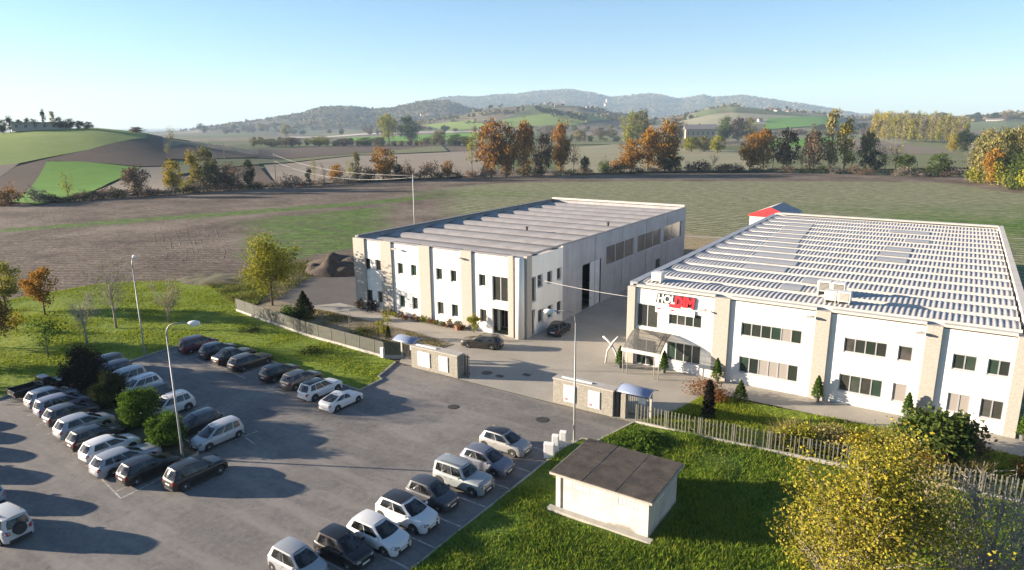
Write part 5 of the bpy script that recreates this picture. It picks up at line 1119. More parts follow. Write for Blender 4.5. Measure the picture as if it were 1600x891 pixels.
def bare_meshes(h, sp, seed, nl, r0, sub=5, kind='vase', bark=PALEBARK, leaves=0, lmat='olive', leaf=0.2, twig=3, tk=1.0):
    rg = np.random.default_rng(seed); T = crown_targets(kind, h, sp, nl, rg); mb = limbs(h, T, r0, rg, 0.22, 5, 1, 0.8); tm = mb.mesh('trunk', bark, True)
    tw = MB(); C = []
    for c in T:
        for _ in range(sub):
            a = Vector(c)*(0.72+0.28*rg.random()); a.z = c[2]*(0.80+0.2*rg.random())
            d = Vector((c[0]/sp*0.8, c[1]/sp*0.8, 0.5)).normalized()+Vector(rg.normal(size=3))*0.55; d.normalize(); ln = h*(0.10+0.10*rg.random()); p = a
            q = a+d*ln*0.5+Vector(rg.normal(size=3))*0.02*h; e = q+(d+Vector((0,0,0.35))).normalized()*ln*0.6
            tw.tube([p, q, e], [r0*0.10*tk, r0*0.06*tk, r0*0.025*tk], 3, cap=False)
            for _ in range(twig):
                s = p.lerp(e, rg.random()); d2 = (d+Vector(rg.normal(size=3))*0.8).normalized(); f = s+d2*ln*0.5; tw.tube([s, f], [r0*0.05*tk, r0*0.02*tk], 3, cap=False); C.append(f[:])
    me = tw.mesh('twigs', bark); lm = None
    if leaves:
        C = np.array(C); C = C[rg.integers(0, len(C), leaves)]+rg.normal(size=(leaves,3))*0.05*h; lm = np_mesh('leaves', cards(C, leaf, rg=rg), 4, [LM[lmat]])
    return tm, me, lm
def set_mat(o, m): o.material_slots[0].link = 'OBJECT'; o.material_slots[0].material = m
def plant(name, x, y, z, label, cat, meshes, scale=1.0, rz=None, mat=None, group=None, names=('trunk','crown','leaves')):
    o = thing(name, label, cat, (x, y, z), random.random()*6.28 if rz is None else rz, group); o.scale = scale if hasattr(scale, '__len__') else (scale,)*3
    for nm, m in zip(names, meshes):
        if m is None: continue
        c = put(nm, m, o)
        if mat and nm == 'crown': set_mat(c, LM[mat])
    return o
# prototypes for the distance (unit height 10, spread given)
FAR = {}
for s in range(4):
    FAR['oak', s] = tree_meshes('oakf', 10, 3.5, 10+s, 44, 70, 0.46, 0.22, 0.21, 0.15)
    FAR['poplar', s] = tree_meshes('poplar', 10, 1.5, 20+s, 30, 60, 0.34, 0.16, 0.34, 0.15)
    FAR['bush', s] = tree_meshes('bush', 10, 6.0, 30+s, 20, 55, 0.85, 0.25, 0.30, 0.1)
    FAR['thin', s] = tree_meshes('vase', 10, 2.4, 40+s, 22, 26, 0.34, 0.15, 0.34, 0.2)
for s in range(2): FAR['bare', s] = bare_meshes(10, 2.8, 50+s, 12, 0.2, 7, 'vase', BARK)[:2]
FAR['bare', 2] = FAR['bare', 0]; FAR['bare', 3] = FAR['bare', 1]
SPREAD = dict(oak=3.9, poplar=1.9, bush=7.0, thin=2.9, bare=3.2)
_bn = [0]
def bg(x, yb, yt, w, kind, mat, label, group='trees along the field hedge', name=None, cat='tree'):
    p = GT(x, yb); d = math.sqrt(p.x**2+p.y**2+(CAM_H-p.z)**2); hh = (yb-yt)*d/F_PX*1.03; ww = w*d/F_PX/2; _bn[0] += 1
    if kind == 'bush': name = name or 'hedge_bush'; cat = 'bush'
    k = (kind, _bn[0] % 4); sx = ww/SPREAD[kind]
    return plant(name or ('bare_tree' if kind == 'bare' else 'autumn_tree'), p.x, p.y, p.z-0.2, label, cat, FAR[k], (sx, sx, hh/10), None, mat, group)
HL = [  # photo x, base y, top y, width, kind, leaf colour, label
 (-14,322,296,30,'bush','brown','brown hedge bush at the far left edge of the field'),
 (18,321,297,28,'bush','rust','rusty bush at the left end of the hedge below the green field'),
 (55,318,292,20,'bare','grey','bare grey sapling in the hedge left of the yellow-green slim tree'),
 (80,317,305,24,'bush','dark','low dark hedge bush between the bare sapling and the slim tree'),
 (108,316,277,20,'thin','lime','slim yellow-green tree in front of the bright green field'),
 (131,313,292,14,'bare','grey','small bare tree right of the slim yellow-green tree'),
 (150,312,301,34,'bush','dark','long low dark bush in front of the bright green field'),
 (181,309,296,18,'bush','dark','round dark bush left of the brown field tree'),
 (215,308,268,34,'oak','brown','round brown tree alone at the pale field corner'),
 (234,306,298,22,'bush','brown','low brown bush just right of the round brown tree'),
 (273,302,257,27,'oak','yellow','bright yellow tree left of the hedge thicket'),
 (291,301,284,18,'bush','lime','yellowish bush beside the bright yellow tree'),
 (304,300,242,18,'poplar','yellow','tall narrow yellow tree at the left of the hedge thicket'),
 (324,299,238,30,'oak','olive','big olive-brown tree in the hedge thicket'),
 (338,298,262,26,'oak','brown','dark brown tree right of the big olive-brown one'),
 (358,297,258,26,'oak','brown','brown tree in the middle of the hedge thicket'),
 (374,297,262,24,'thin','brown','thin brown tree near the right end of the thicket'),
 (391,296,253,17,'oak','dark','dark tree at the right end of the left thicket'),
 (405,295,284,20,'bush','brown','low bush right of the left thicket'),
 (455,293,275,40,'bush','grey','low grey scrub right of the wooden power pole'),
 (484,292,264,11,'poplar','dark','dark columnar tree right of the wooden power pole'),
 (492,290,250,14,'thin','pale','pale thin tree behind the dark columnar tree'),
 (507,290,254,18,'bare','grey','bare tree between the dark column and the orange bush'),
 (527,286,258,26,'oak','orange','small round orange tree left of the olive-gold tree'),
 (548,284,250,18,'thin','lime','thin greenish tree right of the small orange tree'),
 (557,284,240,16,'poplar','olive','slim olive tree behind the concrete power pole wires'),
 (572,283,262,30,'bush','brown','brown bush under the slim olive tree'),
 (600,283,231,38,'oak','orange','large olive-gold tree left of the concrete power pole'),
 (622,282,258,16,'oak','dark','dark tree at the right of the large olive-gold tree'),
 (637,281,256,22,'bush','brown','purplish bush near the concrete power pole'),
 (675,280,255,36,'bush','brown','broad brown-purple bush right of the concrete power pole'),
 (700,279,250,18,'oak','orange','small orange tree above the broad brown bush'),
 (715,279,262,24,'bare','grey','bare bush between the brown bush and the tall green tree'),
 (738,278,205,24,'thin','lime','tall thin green-yellow tree left of the big rust trees'),
 (768,278,194,48,'oak','rust','leftmost of the big rust-orange trees'),
 (792,277,193,40,'oak','rust','second of the big rust-orange trees from the left'),
 (818,276,194,36,'oak','rust','third of the big rust-orange trees, with dark trunk'),
 (846,275,212,34,'oak','brown','dark brown tree between the rust trees'),
 (876,274,196,34,'oak','rust','rust tree at the right end of the left big group'),
 (896,273,228,24,'thin','brown','thin brown tree right of the left rust group'),
 (913,273,246,16,'oak','dark','small dark tree at the right end of the rust group'),
 (943,271,250,20,'bush','green','green bush in the gap between the two rust groups'),
 (962,270,250,26,'bush','rust','russet bush left of the orange tree group'),
 (986,270,218,38,'oak','orange','golden orange tree at the left of the right group'),
 (1012,269,205,36,'oak','orange','orange tree in the middle of the right group'),
 (1038,269,195,42,'oak','orange','tallest orange tree in the right group'),
 (1046,269,236,36,'oak','green','dark green tree at the foot of the tallest orange tree'),
 (1074,269,246,12,'bare','grey','slim bare tree right of the orange group'),
 (1092,268,252,36,'bush','black','dark purple bush right of the orange group'),
 (1115,268,236,18,'bare','grey','bare grey tree between two dark bushes'),
 (1140,268,257,40,'bush','black','long dark bush left of the golden pair'),
 (1171,268,212,30,'oak','orange','golden brown tree, left of the golden pair'),
 (1192,268,209,32,'oak','orange','golden brown tree, right of the golden pair'),
 (1207,268,222,18,'thin','brown','thin reddish tree left of the dark red tree'),
 (1228,269,210,34,'oak','black','dark red-black tree right of the golden pair'),
 (1252,270,232,24,'thin','olive','thin olive tree right of the dark red tree'),
 (1270,270,213,34,'oak','brown','brown tree left of the tall pale poplar'),
 (1297,270,182,24,'poplar','pale','tallest pale gold poplar in the hedge'),
 (1318,269,192,24,'poplar','yellow','yellow poplar right of the tallest pale one'),
 (1330,269,236,22,'thin','olive','olive sapling right of the yellow poplar'),
 (1352,269,216,26,'oak','olive','olive green tree right of the poplars'),
 (1366,270,240,22,'oak','dark','dark green tree right of the olive green one'),
 (1382,270,230,26,'thin','pale','pale airy tree left of the low bushes'),
 (1398,270,234,26,'thin','lime','yellow-green airy tree left of the low bushes'),
 (1412,271,246,26,'oak','green','green tree before the gap in the hedge'),
 (1433,273,264,36,'bush','dark','low dark bush in the hedge gap'),
 (1466,275,246,28,'oak','green','round dark pine-like tree alone right of the gap'),
 (1482,277,268,24,'bush','brown','low brown bush right of the lone round tree'),
]
for r in HL: bg(*r)
for i, x in enumerate(range(60, 1500, 26)):       # continuous undergrowth at the hedge foot
    yb = np.interp(x, [0,215,430,620,800,1000,1200,1470], [322,308,294,282,276,270,269,276]); p = GT(x+random.uniform(-6,6), yb)
    plant('undergrowth_bush', p.x, p.y, p.z-0.2, 'low bramble bush in the undergrowth along the field hedge', 'bush', FAR['bush', i % 4], (random.uniform(.4,.8), random.uniform(.4,.8), random.uniform(.22,.5)), None, random.choice(['brown','dark','dark','brown','grey']), 'undergrowth along the field hedge')
MID = [
 (608,222,182,34,'oak','lime','large green-gold tree in the middle distance, left of the pair'),
 (641,222,184,34,'oak','green','large green tree in the middle distance, right of the pair'),
 (447,214,196,16,'oak','pale','pale gold tree by the gravel road on the left'),
 (499,229,214,34,'oak','lime','yellow-green trees clump left of the middle-distance pair'),
 (455,229,216,34,'oak','brown','brown tree at the far field edge on the left'),
 (425,230,218,30,'oak','olive','olive tree at the far field edge, far left'),
 (538,229,217,28,'oak','brown','dark brown tree left of the middle-distance pair'),
 (572,229,215,26,'oak','green','green tree just left of the large pair'),
 (590,228,216,22,'oak','olive','olive tree at the left foot of the large pair'),
 (670,226,214,24,'bush','dark','dark bush right of the large pair'),
 (687,227,206,28,'oak','olive','olive tree right of the large pair'),
 (712,228,210,32,'oak','green','green tree between the large pair and the rust group'),
 (728,228,214,26,'oak','lime','pale green tree left of the thin green-yellow one'),
 (985,226,178,30,'oak','lime','tall yellow-green tree behind the orange group'),
 (1003,224,176,28,'oak','olive','tall olive tree behind the orange group'),
 (1055,222,186,26,'oak','brown','reddish tree left of the long barn'),
 (905,222,204,24,'oak','pale','pale gold tree behind the rust group'),
 (860,216,198,26,'oak','brown','brown tree far behind the rust group'),
 (938,216,200,24,'oak','brown','brown tree behind the gap between the groups'),
 (955,216,202,20,'oak','olive','olive tree behind the gap between the groups'),
 (1080,238,216,30,'oak','lime','pale green tree in front of the long barn, left'),
 (1100,238,214,30,'oak','olive','olive green tree in front of the long barn, right'),
 (1121,240,215,24,'oak','lime','pale green tree right of the long barn'),
 (1133,222,185,28,'oak','green','round green tree right of the long barn'),
 (1153,222,188,24,'oak','brown','brown round tree right of the barn'),
 (1170,222,188,20,'oak','olive','greyish tree left of the white farmhouse'),
 (1358,218,200,14,'oak','brown','dark tree left of the poplar wood'),
 (1490,238,214,18,'oak','yellow','small yellow tree at the right foot of the poplar wood'),
 (1505,240,212,20,'oak','dark','dark tree at the right foot of the poplar wood'),
]
for r in MID: bg(*r, group='trees in the middle distance')
for i in range(34): x = 400+i*10+random.uniform(-4,4); bg(x, 229-(x-400)*0.004+random.uniform(-.5,1), 229-random.uniform(5,14), random.uniform(6,12), 'oak', random.choice(['olive','brown','green','lime','brown']), 'small mixed tree in the far hedge left of the rust trees', 'far hedge left of the rust trees')
for i in range(26): x = 800+i*10.5+random.uniform(-4,4); bg(x, 221+random.uniform(-1,1.5), 221-random.uniform(4,14), random.uniform(6,12), 'oak', random.choice(['olive','brown','green','grey','brown']), 'small mixed tree in the far hedge behind the rust trees', 'far hedge behind the rust trees')
for i in range(26): x = 1180+i*8+random.uniform(-3,3); bg(x, 211+random.uniform(-1,2), 211-random.uniform(4,8), random.uniform(10,16), 'oak', random.choice(['olive','brown','green','grey']), 'small tree in the far hedge below the white farmhouse slope', 'far hedge below the farmhouse slope')
for i in range(78):      # planted poplar wood
    k = i % 26; row = i//26; x = 1366+k*5.6+random.uniform(-2,2); yb = 221-row*4+k*0.12
    bg(x, yb, yb-33+k*0.22+random.uniform(-3,2), random.uniform(9,13), 'poplar', random.choice(['pale','pale','olive','grey','lime']) if k > 4 else random.choice(['pale','yellow']), 'pale slim poplar in the planted poplar wood', 'planted poplar wood', 'poplar_tree')
for i in range(16): bg(1270+i*6.4+random.uniform(-2,2), 206, 206-random.uniform(9,14), 11, 'poplar', random.choice(['grey','olive','pale']), 'small pale tree in the line left of the poplar wood', 'tree line left of the poplar wood')
RW = [(1516,282,236,26,'thin','grey'),(1528,284,228,30,'oak','olive'),(1543,287,226,32,'oak','pale'),(1550,290,246,26,'oak','orange'),(1560,289,220,34,'oak','olive'),(1575,292,240,28,'oak','dark'),(1582,290,232,34,'oak','olive'),(1595,290,214,30,'oak','pale'),(1598,296,245,34,'oak','green'),(1620,298,236,40,'oak','olive'),(1566,292,262,30,'bush','lime'),(1590,296,268,36,'bush','green'),(1535,286,264,34,'bush','lime'),(1525,283,266,22,'bush','green'),(1612,302,262,36,'bush','lime'),(1572,262,216,30,'oak','olive'),(1540,262,214,30,'oak','pale'),(1600,258,212,30,'oak','olive')]
RL = ['bare thin tree at the left tip of the right-hand wood','olive tree at the left of the right-hand wood','pale tree near the left of the right-hand wood','orange tree in front of the right-hand wood','tall olive tree in the middle of the right-hand wood','dark tree in front of the right-hand wood','broad olive tree in the right-hand wood by the frame edge','pale crown high at the right frame edge','green tree low at the right frame edge','olive tree just at the right border of the photo','yellow-green bush in the middle of the wood edge','green bush at the wood edge near the right frame','yellow-green bush at the left of the wood edge','small green bush at the left tip of the wood edge','yellow-green bush at the right frame edge','olive tree in the back rank of the right-hand wood, middle','pale tree in the back rank of the right-hand wood, left','olive tree in the back rank of the right-hand wood, right']
for r, l in zip(RW, RL): bg(*r, l, 'trees of the right-hand wood')
for i in range(46):      # woods at the foot of the hills
    x = random.uniform(300, 760); y = random.uniform(203, 211); bg(x, y, y-random.uniform(5,12), random.uniform(6,12), 'oak', random.choice(['brown','brown','olive','grey','dark']), 'small brownish tree in the woods at the foot of the left hills', 'woods at the foot of the hills')
for i in range(30):
    x = random.uniform(800, 1320); y = random.uniform(200, 208); bg(x, y, y-random.uniform(4,10), random.uniform(6,11), 'oak', random.choice(['brown','olive','grey','green']), 'small tree in the wooded strip below the central hills', 'wooded strip below the central hills')
for i in range(24):
    x = random.uniform(838, 920); y = 172+(x-838)*0.2+random.uniform(0,3); bg(x, y, y-7, 10, 'oak', 'dark', 'dark tree on the crest of the small central hill', 'trees on the small central hill')
# hilltop villa trees on the left
for i, (x, yt, w, k, m) in enumerate([(5,190,16,'oak','dark'),(17,186,12,'poplar','dark'),(31,190,14,'oak','dark'),(45,186,10,'poplar','dark'),(55,188,14,'oak','green'),(70,176,8,'poplar','dark'),(84,178,10,'poplar','pale'),(94,186,14,'oak','dark'),(110,187,18,'oak','dark'),(123,190,18,'oak','dark'),(137,191,18,'oak','dark')]):
    bg(x, np.interp(x,[0,60,150],[209,203,201])+1.0, yt+1.5, w*0.8, k, m, 'dark tree on the hilltop by the villa, number %s from the left' % ['one','two','three','four','five','six','seven','eight','nine','ten','eleven'][i], 'hilltop trees by the villa')
bg(213, 208, 200, 22, 'oak', 'brown', 'brown clump of trees on the right shoulder of the green hill'); bg(268, 232, 203, 15, 'thin', 'pale', 'pale slender tree standing on the ploughed hill'); bg(262, 245, 226, 12, 'thin', 'pale', 'pale thin tree at the corner of the ploughed hill field')

# woodland covering the far hills: far too many trees to count
rgw = np.random.default_rng(77); nW = 60000; azw = rgw.uniform(-0.75, 0.75, nW); dw = 1500+5600*rgw.random(nW)**0.8
xw = dw*(FWD[0]*np.cos(azw)+RGT[0]*np.sin(azw)); yw = dw*(FWD[1]*np.cos(azw)+RGT[1]*np.sin(azw)); zw, ww_ = H_parts(xw, yw)
kw = (ww_ > 0.05) & (ww_+0.9*(vnoise(xw, yw, 260, 12)-0.5)+0.6*(vnoise(xw, yw, 90, 13)-0.5) > 0.42) & (zw > 12); xw, yw, zw, dw = xw[kw], yw[kw], zw[kw], dw[kw]
Cw = np.repeat(np.stack([xw, yw, zw+4], 1), 3, 0); Cw = Cw+rgw.normal(size=Cw.shape)*np.array([5,5,2.5]); sw_ = np.repeat(7+dw/900, 3)
Vw = cards(Cw, sw_, rg=rgw, aspect=0.9)
stuff(link(bpy.data.objects.new('hill_woodland', np_mesh('hill_woodland', Vw, 4, [leafmat('woodland_crowns', [(0.04,0.045,0.022),(0.085,0.08,0.04),(0.15,0.115,0.055),(0.10,0.10,0.045)], 0.15)]))), 'brown and olive woods covering the distant hills', 'woods')
# ---- trees and shrubs round the site
def site(x, y, name, label, cat, meshes, scale=1.0, mat=None, group=None, names=('trunk','crown','leaves'), z=0.05): return plant(name, x, y, z, label, cat, meshes, scale, None, mat, group, names)
BN = ('trunk','twigs','leaves')
site(-77.3,56.4,'linden_tree','yellow-green tree standing left of the older factory','tree', tree_meshes('oak',10.2,3.0,101,46,210,0.24,0.16,0.26,0.2,lmat='lime'))
p = G(71,494); site(p.x,p.y,'maple_tree','small orange maple on the left lawn','tree', tree_meshes('oak',6.6,1.75,102,26,120,0.24,0.13,0.24,0.3,lmat='orange'))
p = G(10,486); site(p.x,p.y,'willow_tree','pale yellow-green tree at the left edge of the lawn','tree', tree_meshes('oak',7.2,1.9,103,26,120,0.24,0.13,0.26,0.2,lmat='lime'))
p = G(137,541); site(p.x,p.y,'bare_tree','bare grey tree in the middle of the left lawn','tree', bare_meshes(6.8,2.3,104,18,0.15,9,leaves=90,lmat='olive'), names=BN)
p = G(182,514); site(p.x,p.y,'bare_tree','nearly bare brownish tree behind the lawn lamp post','tree', bare_meshes(9.0,2.7,105,20,0.16,9,leaves=260,lmat='olive'), names=BN)
p = G(264,504); site(p.x,p.y,'bare_tree','round nearly bare tree right of the lawn lamp post','tree', bare_meshes(5.6,2.8,106,24,0.15,11,leaves=500,lmat='lime'), names=BN)
p = G(76,560); site(p.x,p.y,'young_tree','airy light green young tree on the left lawn','tree', tree_meshes('vase',4.6,1.6,107,22,34,0.2,0.08,0.3,0.2,lmat='shrub'))
p = G(27,520); site(p.x,p.y,'young_tree','small yellow sapling on the left lawn','tree', tree_meshes('vase',2.6,0.9,108,14,50,0.17,0.05,0.3,0.2,lmat='yellow'))
p = G(-6,548); site(p.x,p.y,'autumn_tree','orange-brown tree cut by the left edge beside the lawn','tree', tree_meshes('oak',6.4,1.9,109,24,130,0.22,0.1,0.26,0.2,lmat='rust'))
# tall trees at the left end of the car park, whose long shadows cross it
for (x, y, h, sd, m, l) in [(-92,12.5,13.5,111,'lime','tall tree left of the car park, nearest us, casting its shadow over the bays'),(-94,17.5,12.0,112,'olive','tall tree left of the car park, middle one, known by its long shadow'),(-99,22.5,11.0,113,'orange','tall tree left of the car park, farthest one, known by its long shadow')]:
    site(x, y, 'roadside_tree', l, 'tree', tree_meshes('oak',h,2.7,sd,40,120,0.32,0.2,0.24,0.25,lmat=m))
# island shrubs
for (x, y, h, sp, m, l, sd) in [(-66.6,27.3,4.3,2.35,'black','very dark purple-black bush, largest on the car park island',201),(-60.6,26.6,3.1,1.75,'dark','dark green bush second on the car park island',202),(-54.4,25.9,3.2,1.95,'shrub','bright green bush third on the car park island',203),(-48.9,25.0,2.75,1.55,'shrub','bright green bush nearest the island lamp post',204)]:
    site(x, y, 'island_bush', l, 'bush', tree_meshes('bush',h,sp*0.78,sd,75,210,0.13,0.08,0.20,0.08,lmat=m), group='bushes on the car park island')
# yard of the older factory
p = G(476,498); 
def conifer(h, sp, seed, n, leaf, mat, pw=0.85):
    rg = np.random.default_rng(seed); k = rg.random(n)**0.75; z = h*(0.05+0.95*k); R = sp*(1-k)**pw*(0.55+0.45*rg.random(n))*(1+0.18*np.sin(k*40)); a = rg.random(n)*6.283
    C = np.stack([R*np.cos(a), R*np.sin(a), z], 1); m = np_mesh('crown', cards(C, leaf, aspect=0.5, rg=rg), 4, [LM[mat]]); return MB().tube([(0,0,0),(0,0,h*0.9)], [0.07*sp+0.03, 0.01], 6).mesh('trunk', BARK), m
site(p.x,p.y,'spruce_tree','dark green young spruce behind the left fence','tree', conifer(3.6,1.7,301,5000,0.22,'dark'))
p = G(462,500); site(p.x,p.y,'green_bush','green bush behind the far end of the left fence','bush', tree_meshes('bush',1.8,1.5,302,20,110,0.16,0.05,0.3,0.1,lmat='shrub'))
p = G(546,516); site(p.x,p.y,'young_tree','thin leafless young tree in the planting bed','tree', bare_meshes(3.2,0.7,303,9,0.05,4), names=BN)
p = G(600,528); site(p.x,p.y,'young_tree','young tree with a small green crown in the planting bed','tree', tree_meshes('poplar',3.9,0.65,304,14,60,0.16,0.05,0.4,0.5,lmat='lime'))
p = G(604,531); site(p.x+0.3,p.y,'cypress','small dark cypress at the foot of the young green tree','bush', conifer(1.7,0.42,305,1500,0.12,'dark',0.7))
p = G(565,520); site(p.x,p.y,'low_bush','low green bush in the planting bed','bush', tree_meshes('bush',0.7,0.7,306,10,70,0.11,0.03,0.3,0.1,lmat='green'))
p = G(743,520); site(p.x,p.y-0.3,'palm_bush','yellow-green bush beside the porch of the older factory','bush', tree_meshes('vase',2.3,0.75,307,14,60,0.16,0.05,0.3,0.1,lmat='lime'))
p = G(568,481); site(p.x+0.3,p.y-0.4,'wall_bush','russet bush at the left corner of the older factory','bush', tree_meshes('bush',1.5,0.9,308,14,90,0.14,0.04,0.3,0.1,lmat='redbush'))
p = G(584,484); site(p.x+0.3,p.y-0.4,'wall_bush','dark bush second from the left corner of the older factory','bush', tree_meshes('bush',1.4,1.0,309,14,90,0.14,0.04,0.3,0.1,lmat='black'))
for i in range(14):
    q = -61.2+i*1.02; site(q, AY0-0.75+random.uniform(-.1,.1), 'border_plant', 'low brownish border plant along the foot of the older factory front', 'plant', tree_meshes('bush',0.5+0.25*random.random(),0.5,320+i%4,8,40,0.12,0.02,0.3,0.1,lmat='olive'), mat=random.choice(['olive','brown','redbush','lime']), group='border plants along the older factory')
terra = plain('terracotta', (0.34,0.14,0.075), 0.8); potw = plain('stone_pot', (0.5,0.45,0.38), 0.8)
for q, l, m in (((706,509),'pale flower tub beside the older factory wall',potw),((720,514),'terracotta flower tub beside the older factory wall',terra)):
    p = G(*q); o = thing('flower_tub', l, 'planter', (p.x, p.y-0.5, 0.01)); MB().lathe([(0.28,0),(0.42,0.5),(0.46,0.52),(0.46,0.6),(0.38,0.6),(0.36,0.5)], 14).build('tub', m, o); put('plant', tree_meshes('bush',0.6,0.35,340,8,30,0.1,0.02,0.3,0.1,lmat='olive')[1], o, (0,0,0.45))
# potted cypresses along the newer factory
pot = plain('grey_pot', (0.10,0.10,0.095), 0.7); cyp = conifer(2.05,0.52,350,3600,0.12,'shrub',0.62)
def potted(x, y, label, s=1.0):
    o = thing('potted_cypress', label, 'planter', (x, y, 0.015), random.random()*6, 'potted cypresses along the newer factory'); o.scale = (s,s,s)
    MB().lathe([(0.17,0),(0.25,0.42),(0.27,0.42),(0.27,0.48),(0.2,0.48)], 14).build('pot', pot, o, smooth=False); put('trunk', cyp[0], o, (0,0,0.35)); put('crown', cyp[1], o, (0,0,0.38))
for q, l in (((1119.5,598),'potted cypress at the first full pillar right of the company sign'),((1276,628),'potted cypress at the pillar under the roof cooling units'),((1416,657),'potted cypress partly behind the large leafy shrub'),((1597,688),'potted cypress at the right edge of the photo')):
    p = G(*q); potted(p.x, p.y, l)
for q, l in (((1037,583),'potted cypress right of the entrance canopy, front one'),((1045,574),'potted cypress right of the entrance canopy, by the wall'),((968.5,575),'potted cypress left of the entrance canopy')):
    p = G(*q); potted(p.x, p.y, l, 0.95)
p = G(1106,655); site(p.x,p.y,'cypress','tall dark columnar cypress on the newer factory lawn','tree', conifer(3.4,0.55,360,5000,0.14,'black',0.35))
p = G(1156,627); site(p.x,p.y,'cone_bush','grey-green conical bush on the newer factory lawn','bush', conifer(1.9,0.75,361,2600,0.14,'green',0.8))
p = G(1104,622); site(p.x,p.y,'round_bush','wide russet bush behind the columnar cypress','bush', tree_meshes('bush',1.3,1.7,362,26,120,0.13,0.04,0.25,0.1,lmat='redbush'))
p = G(1004,697); 
rgj = np.random.default_rng(370); a = rgj.random(5200)*6.283; rr = rgj.random(5200)**0.6*2.3; C = np.stack([rr*np.cos(a), rr*np.sin(a), 0.12+0.6*(1-rr/2.4)*rgj.random(5200)+0.25*np.sin(a*5)**2*rgj.random(5200)], 1)
site(p.x,p.y,'juniper','low spreading green juniper on the grass behind the hut','bush', (MB().tube([(0,0,-0.02),(0,0,0.5)], [0.09,0.03], 6).mesh('trunk', BARK), np_mesh('crown', cards(C, 0.2, aspect=0.4, rg=rgj), 4, [LM['shrub']])))
for q, l, hh in (((390,519),'dark low bush on the left lawn behind the far row',0.5),((487,553),'dark low bush on the lawn beyond the taupe hatchback',0.5)):
    p = G(*q); site(p.x,p.y,'low_bush',l,'bush', tree_meshes('bush',hh,1.1,371,10,80,0.12,0.03,0.3,0.1,lmat='dark'))
# large dark leafy shrub in front of the newer factory
p = G(1466,722); site(p.x,p.y,'leafy_shrub','large dark green leafy shrub in front of the newer factory','bush', tree_meshes('bush',4.0,2.0,380,60,90,0.30,0.08,0.22,0.1,sub=2,lmat='green'))
p = G(1500,712); site(p.x,p.y,'leafy_shrub','reddish branches of a shrub right of the large leafy one','bush', tree_meshes('bush',2.7,1.5,381,24,50,0.26,0.06,0.26,0.1,sub=2,lmat='brown'))
p = G(1425,695); site(p.x,p.y,'leafy_shrub','bright green bush left of the large dark leafy shrub','bush', tree_meshes('bush',2.4,1.2,382,26,80,0.2,0.06,0.26,0.1,lmat='shrub'))
p = G(1596,748); site(p.x+0.6,p.y,'round_bush','russet bush behind the fence at the right edge','bush', tree_meshes('bush',1.6,1.1,383,20,90,0.15,0.05,0.26,0.1,lmat='redbush'))
# big yellow tree, bare tree and yellow shrub in the right foreground
site(-2.0,31.8,'yellow_tree','big yellow leafy tree in the right foreground','tree', tree_meshes('clumpy',10.0,4.2,390,210,190,0.13,0.18,0.15,0.12,sub=5,bark=PALEBARK,lmat='gold'))
site(0.2,37.0,'yellow_tree','airy olive-yellow tree behind the big yellow one at the fence','tree', tree_meshes('clumpy',7.4,3.2,391,90,70,0.13,0.12,0.22,0.12,sub=5,bark=PALEBARK,lmat='pale'))
site(3.3,34.6,'bare_tree','bare branching tree right of the big yellow tree','tree', bare_meshes(8.2,2.2,392,26,0.17,8,twig=4,bark=PALEBARK,tk=2.2), names=BN)
site(7.0,33.2,'yellow_shrub','yellow shrub in the bottom right corner','bush', tree_meshes('bush',4.8,1.7,393,44,130,0.13,0.1,0.22,0.12,sub=4,bark=PALEBARK,lmat='gold'))
for i, (x, y, h, m, l) in enumerate([(-8.0,50.8,1.7,'lime','yellow-green weed clump behind the picket fence, left one'),(-5.4,51.6,1.9,'pale','straw-coloured weed clump behind the picket fence'),(-3.4,51.2,2.0,'yellow','yellow weed clump behind the picket fence'),(-1.2,52.2,2.1,'olive','olive weed clump behind the picket fence'),(0.2,51.3,1.8,'orange','orange-yellow bush behind the picket fence below the leafy shrub')]):
    site(x, y, 'weed_clump', l, 'bush', tree_meshes('bush',h,1.35,400+i,26,60,0.18,0.04,0.3,0.05,sub=3,lmat=m))
# earth heaps beside the older factory
earth = mottled('dug_earth', (0.035,0.026,0.019), (0.085,0.062,0.044), 0.9, 0.95, 0.9, 4.0, kind='pos', dist=0.2)
def heap(cx, cy, rx, ry, h, label, rot=0.0, mat=earth):
    n = 34; u = np.linspace(-1, 1, n); A, B = np.meshgrid(u, u, indexing='ij'); r = np.hypot(A, B); z = h*np.clip(1-r**2, 0, 1)**0.8*(0.55+0.9*vnoise(A*rx+cx, B*ry+cy, 1.9, 5))-0.06-0.3*(r > 1)
    o = tag(link(bpy.data.objects.new('earth_heap', grid_mesh('earth_heap', np.stack([A*rx, B*ry, z], -1), [mat]))), label, 'earth heap'); o.location = (cx, cy, 0); o.rotation_euler = (0,0,rot)
heap(-84,82,13,4.5,2.6,'dark earth heap at the left back corner of the older factory',0.4); heap(-87,76,5,4,2.2,'smaller earth heap left of the big dark one',0.4)
q = G(345,437); heap(q.x,q.y,7.5,5.0,0.6,'weedy brown earth heap at the corner of the left lawn',0.5,mottled('weedy_earth', (0.06,0.052,0.03), (0.12,0.11,0.05), 0.9, 0.95, 0.9, 4.0, kind='pos', dist=0.2))
q = G(1110,372); heap(-36,128,5,7,2.0,'rough dry earth heap behind the gap between the factories',0.1,rough_grass)

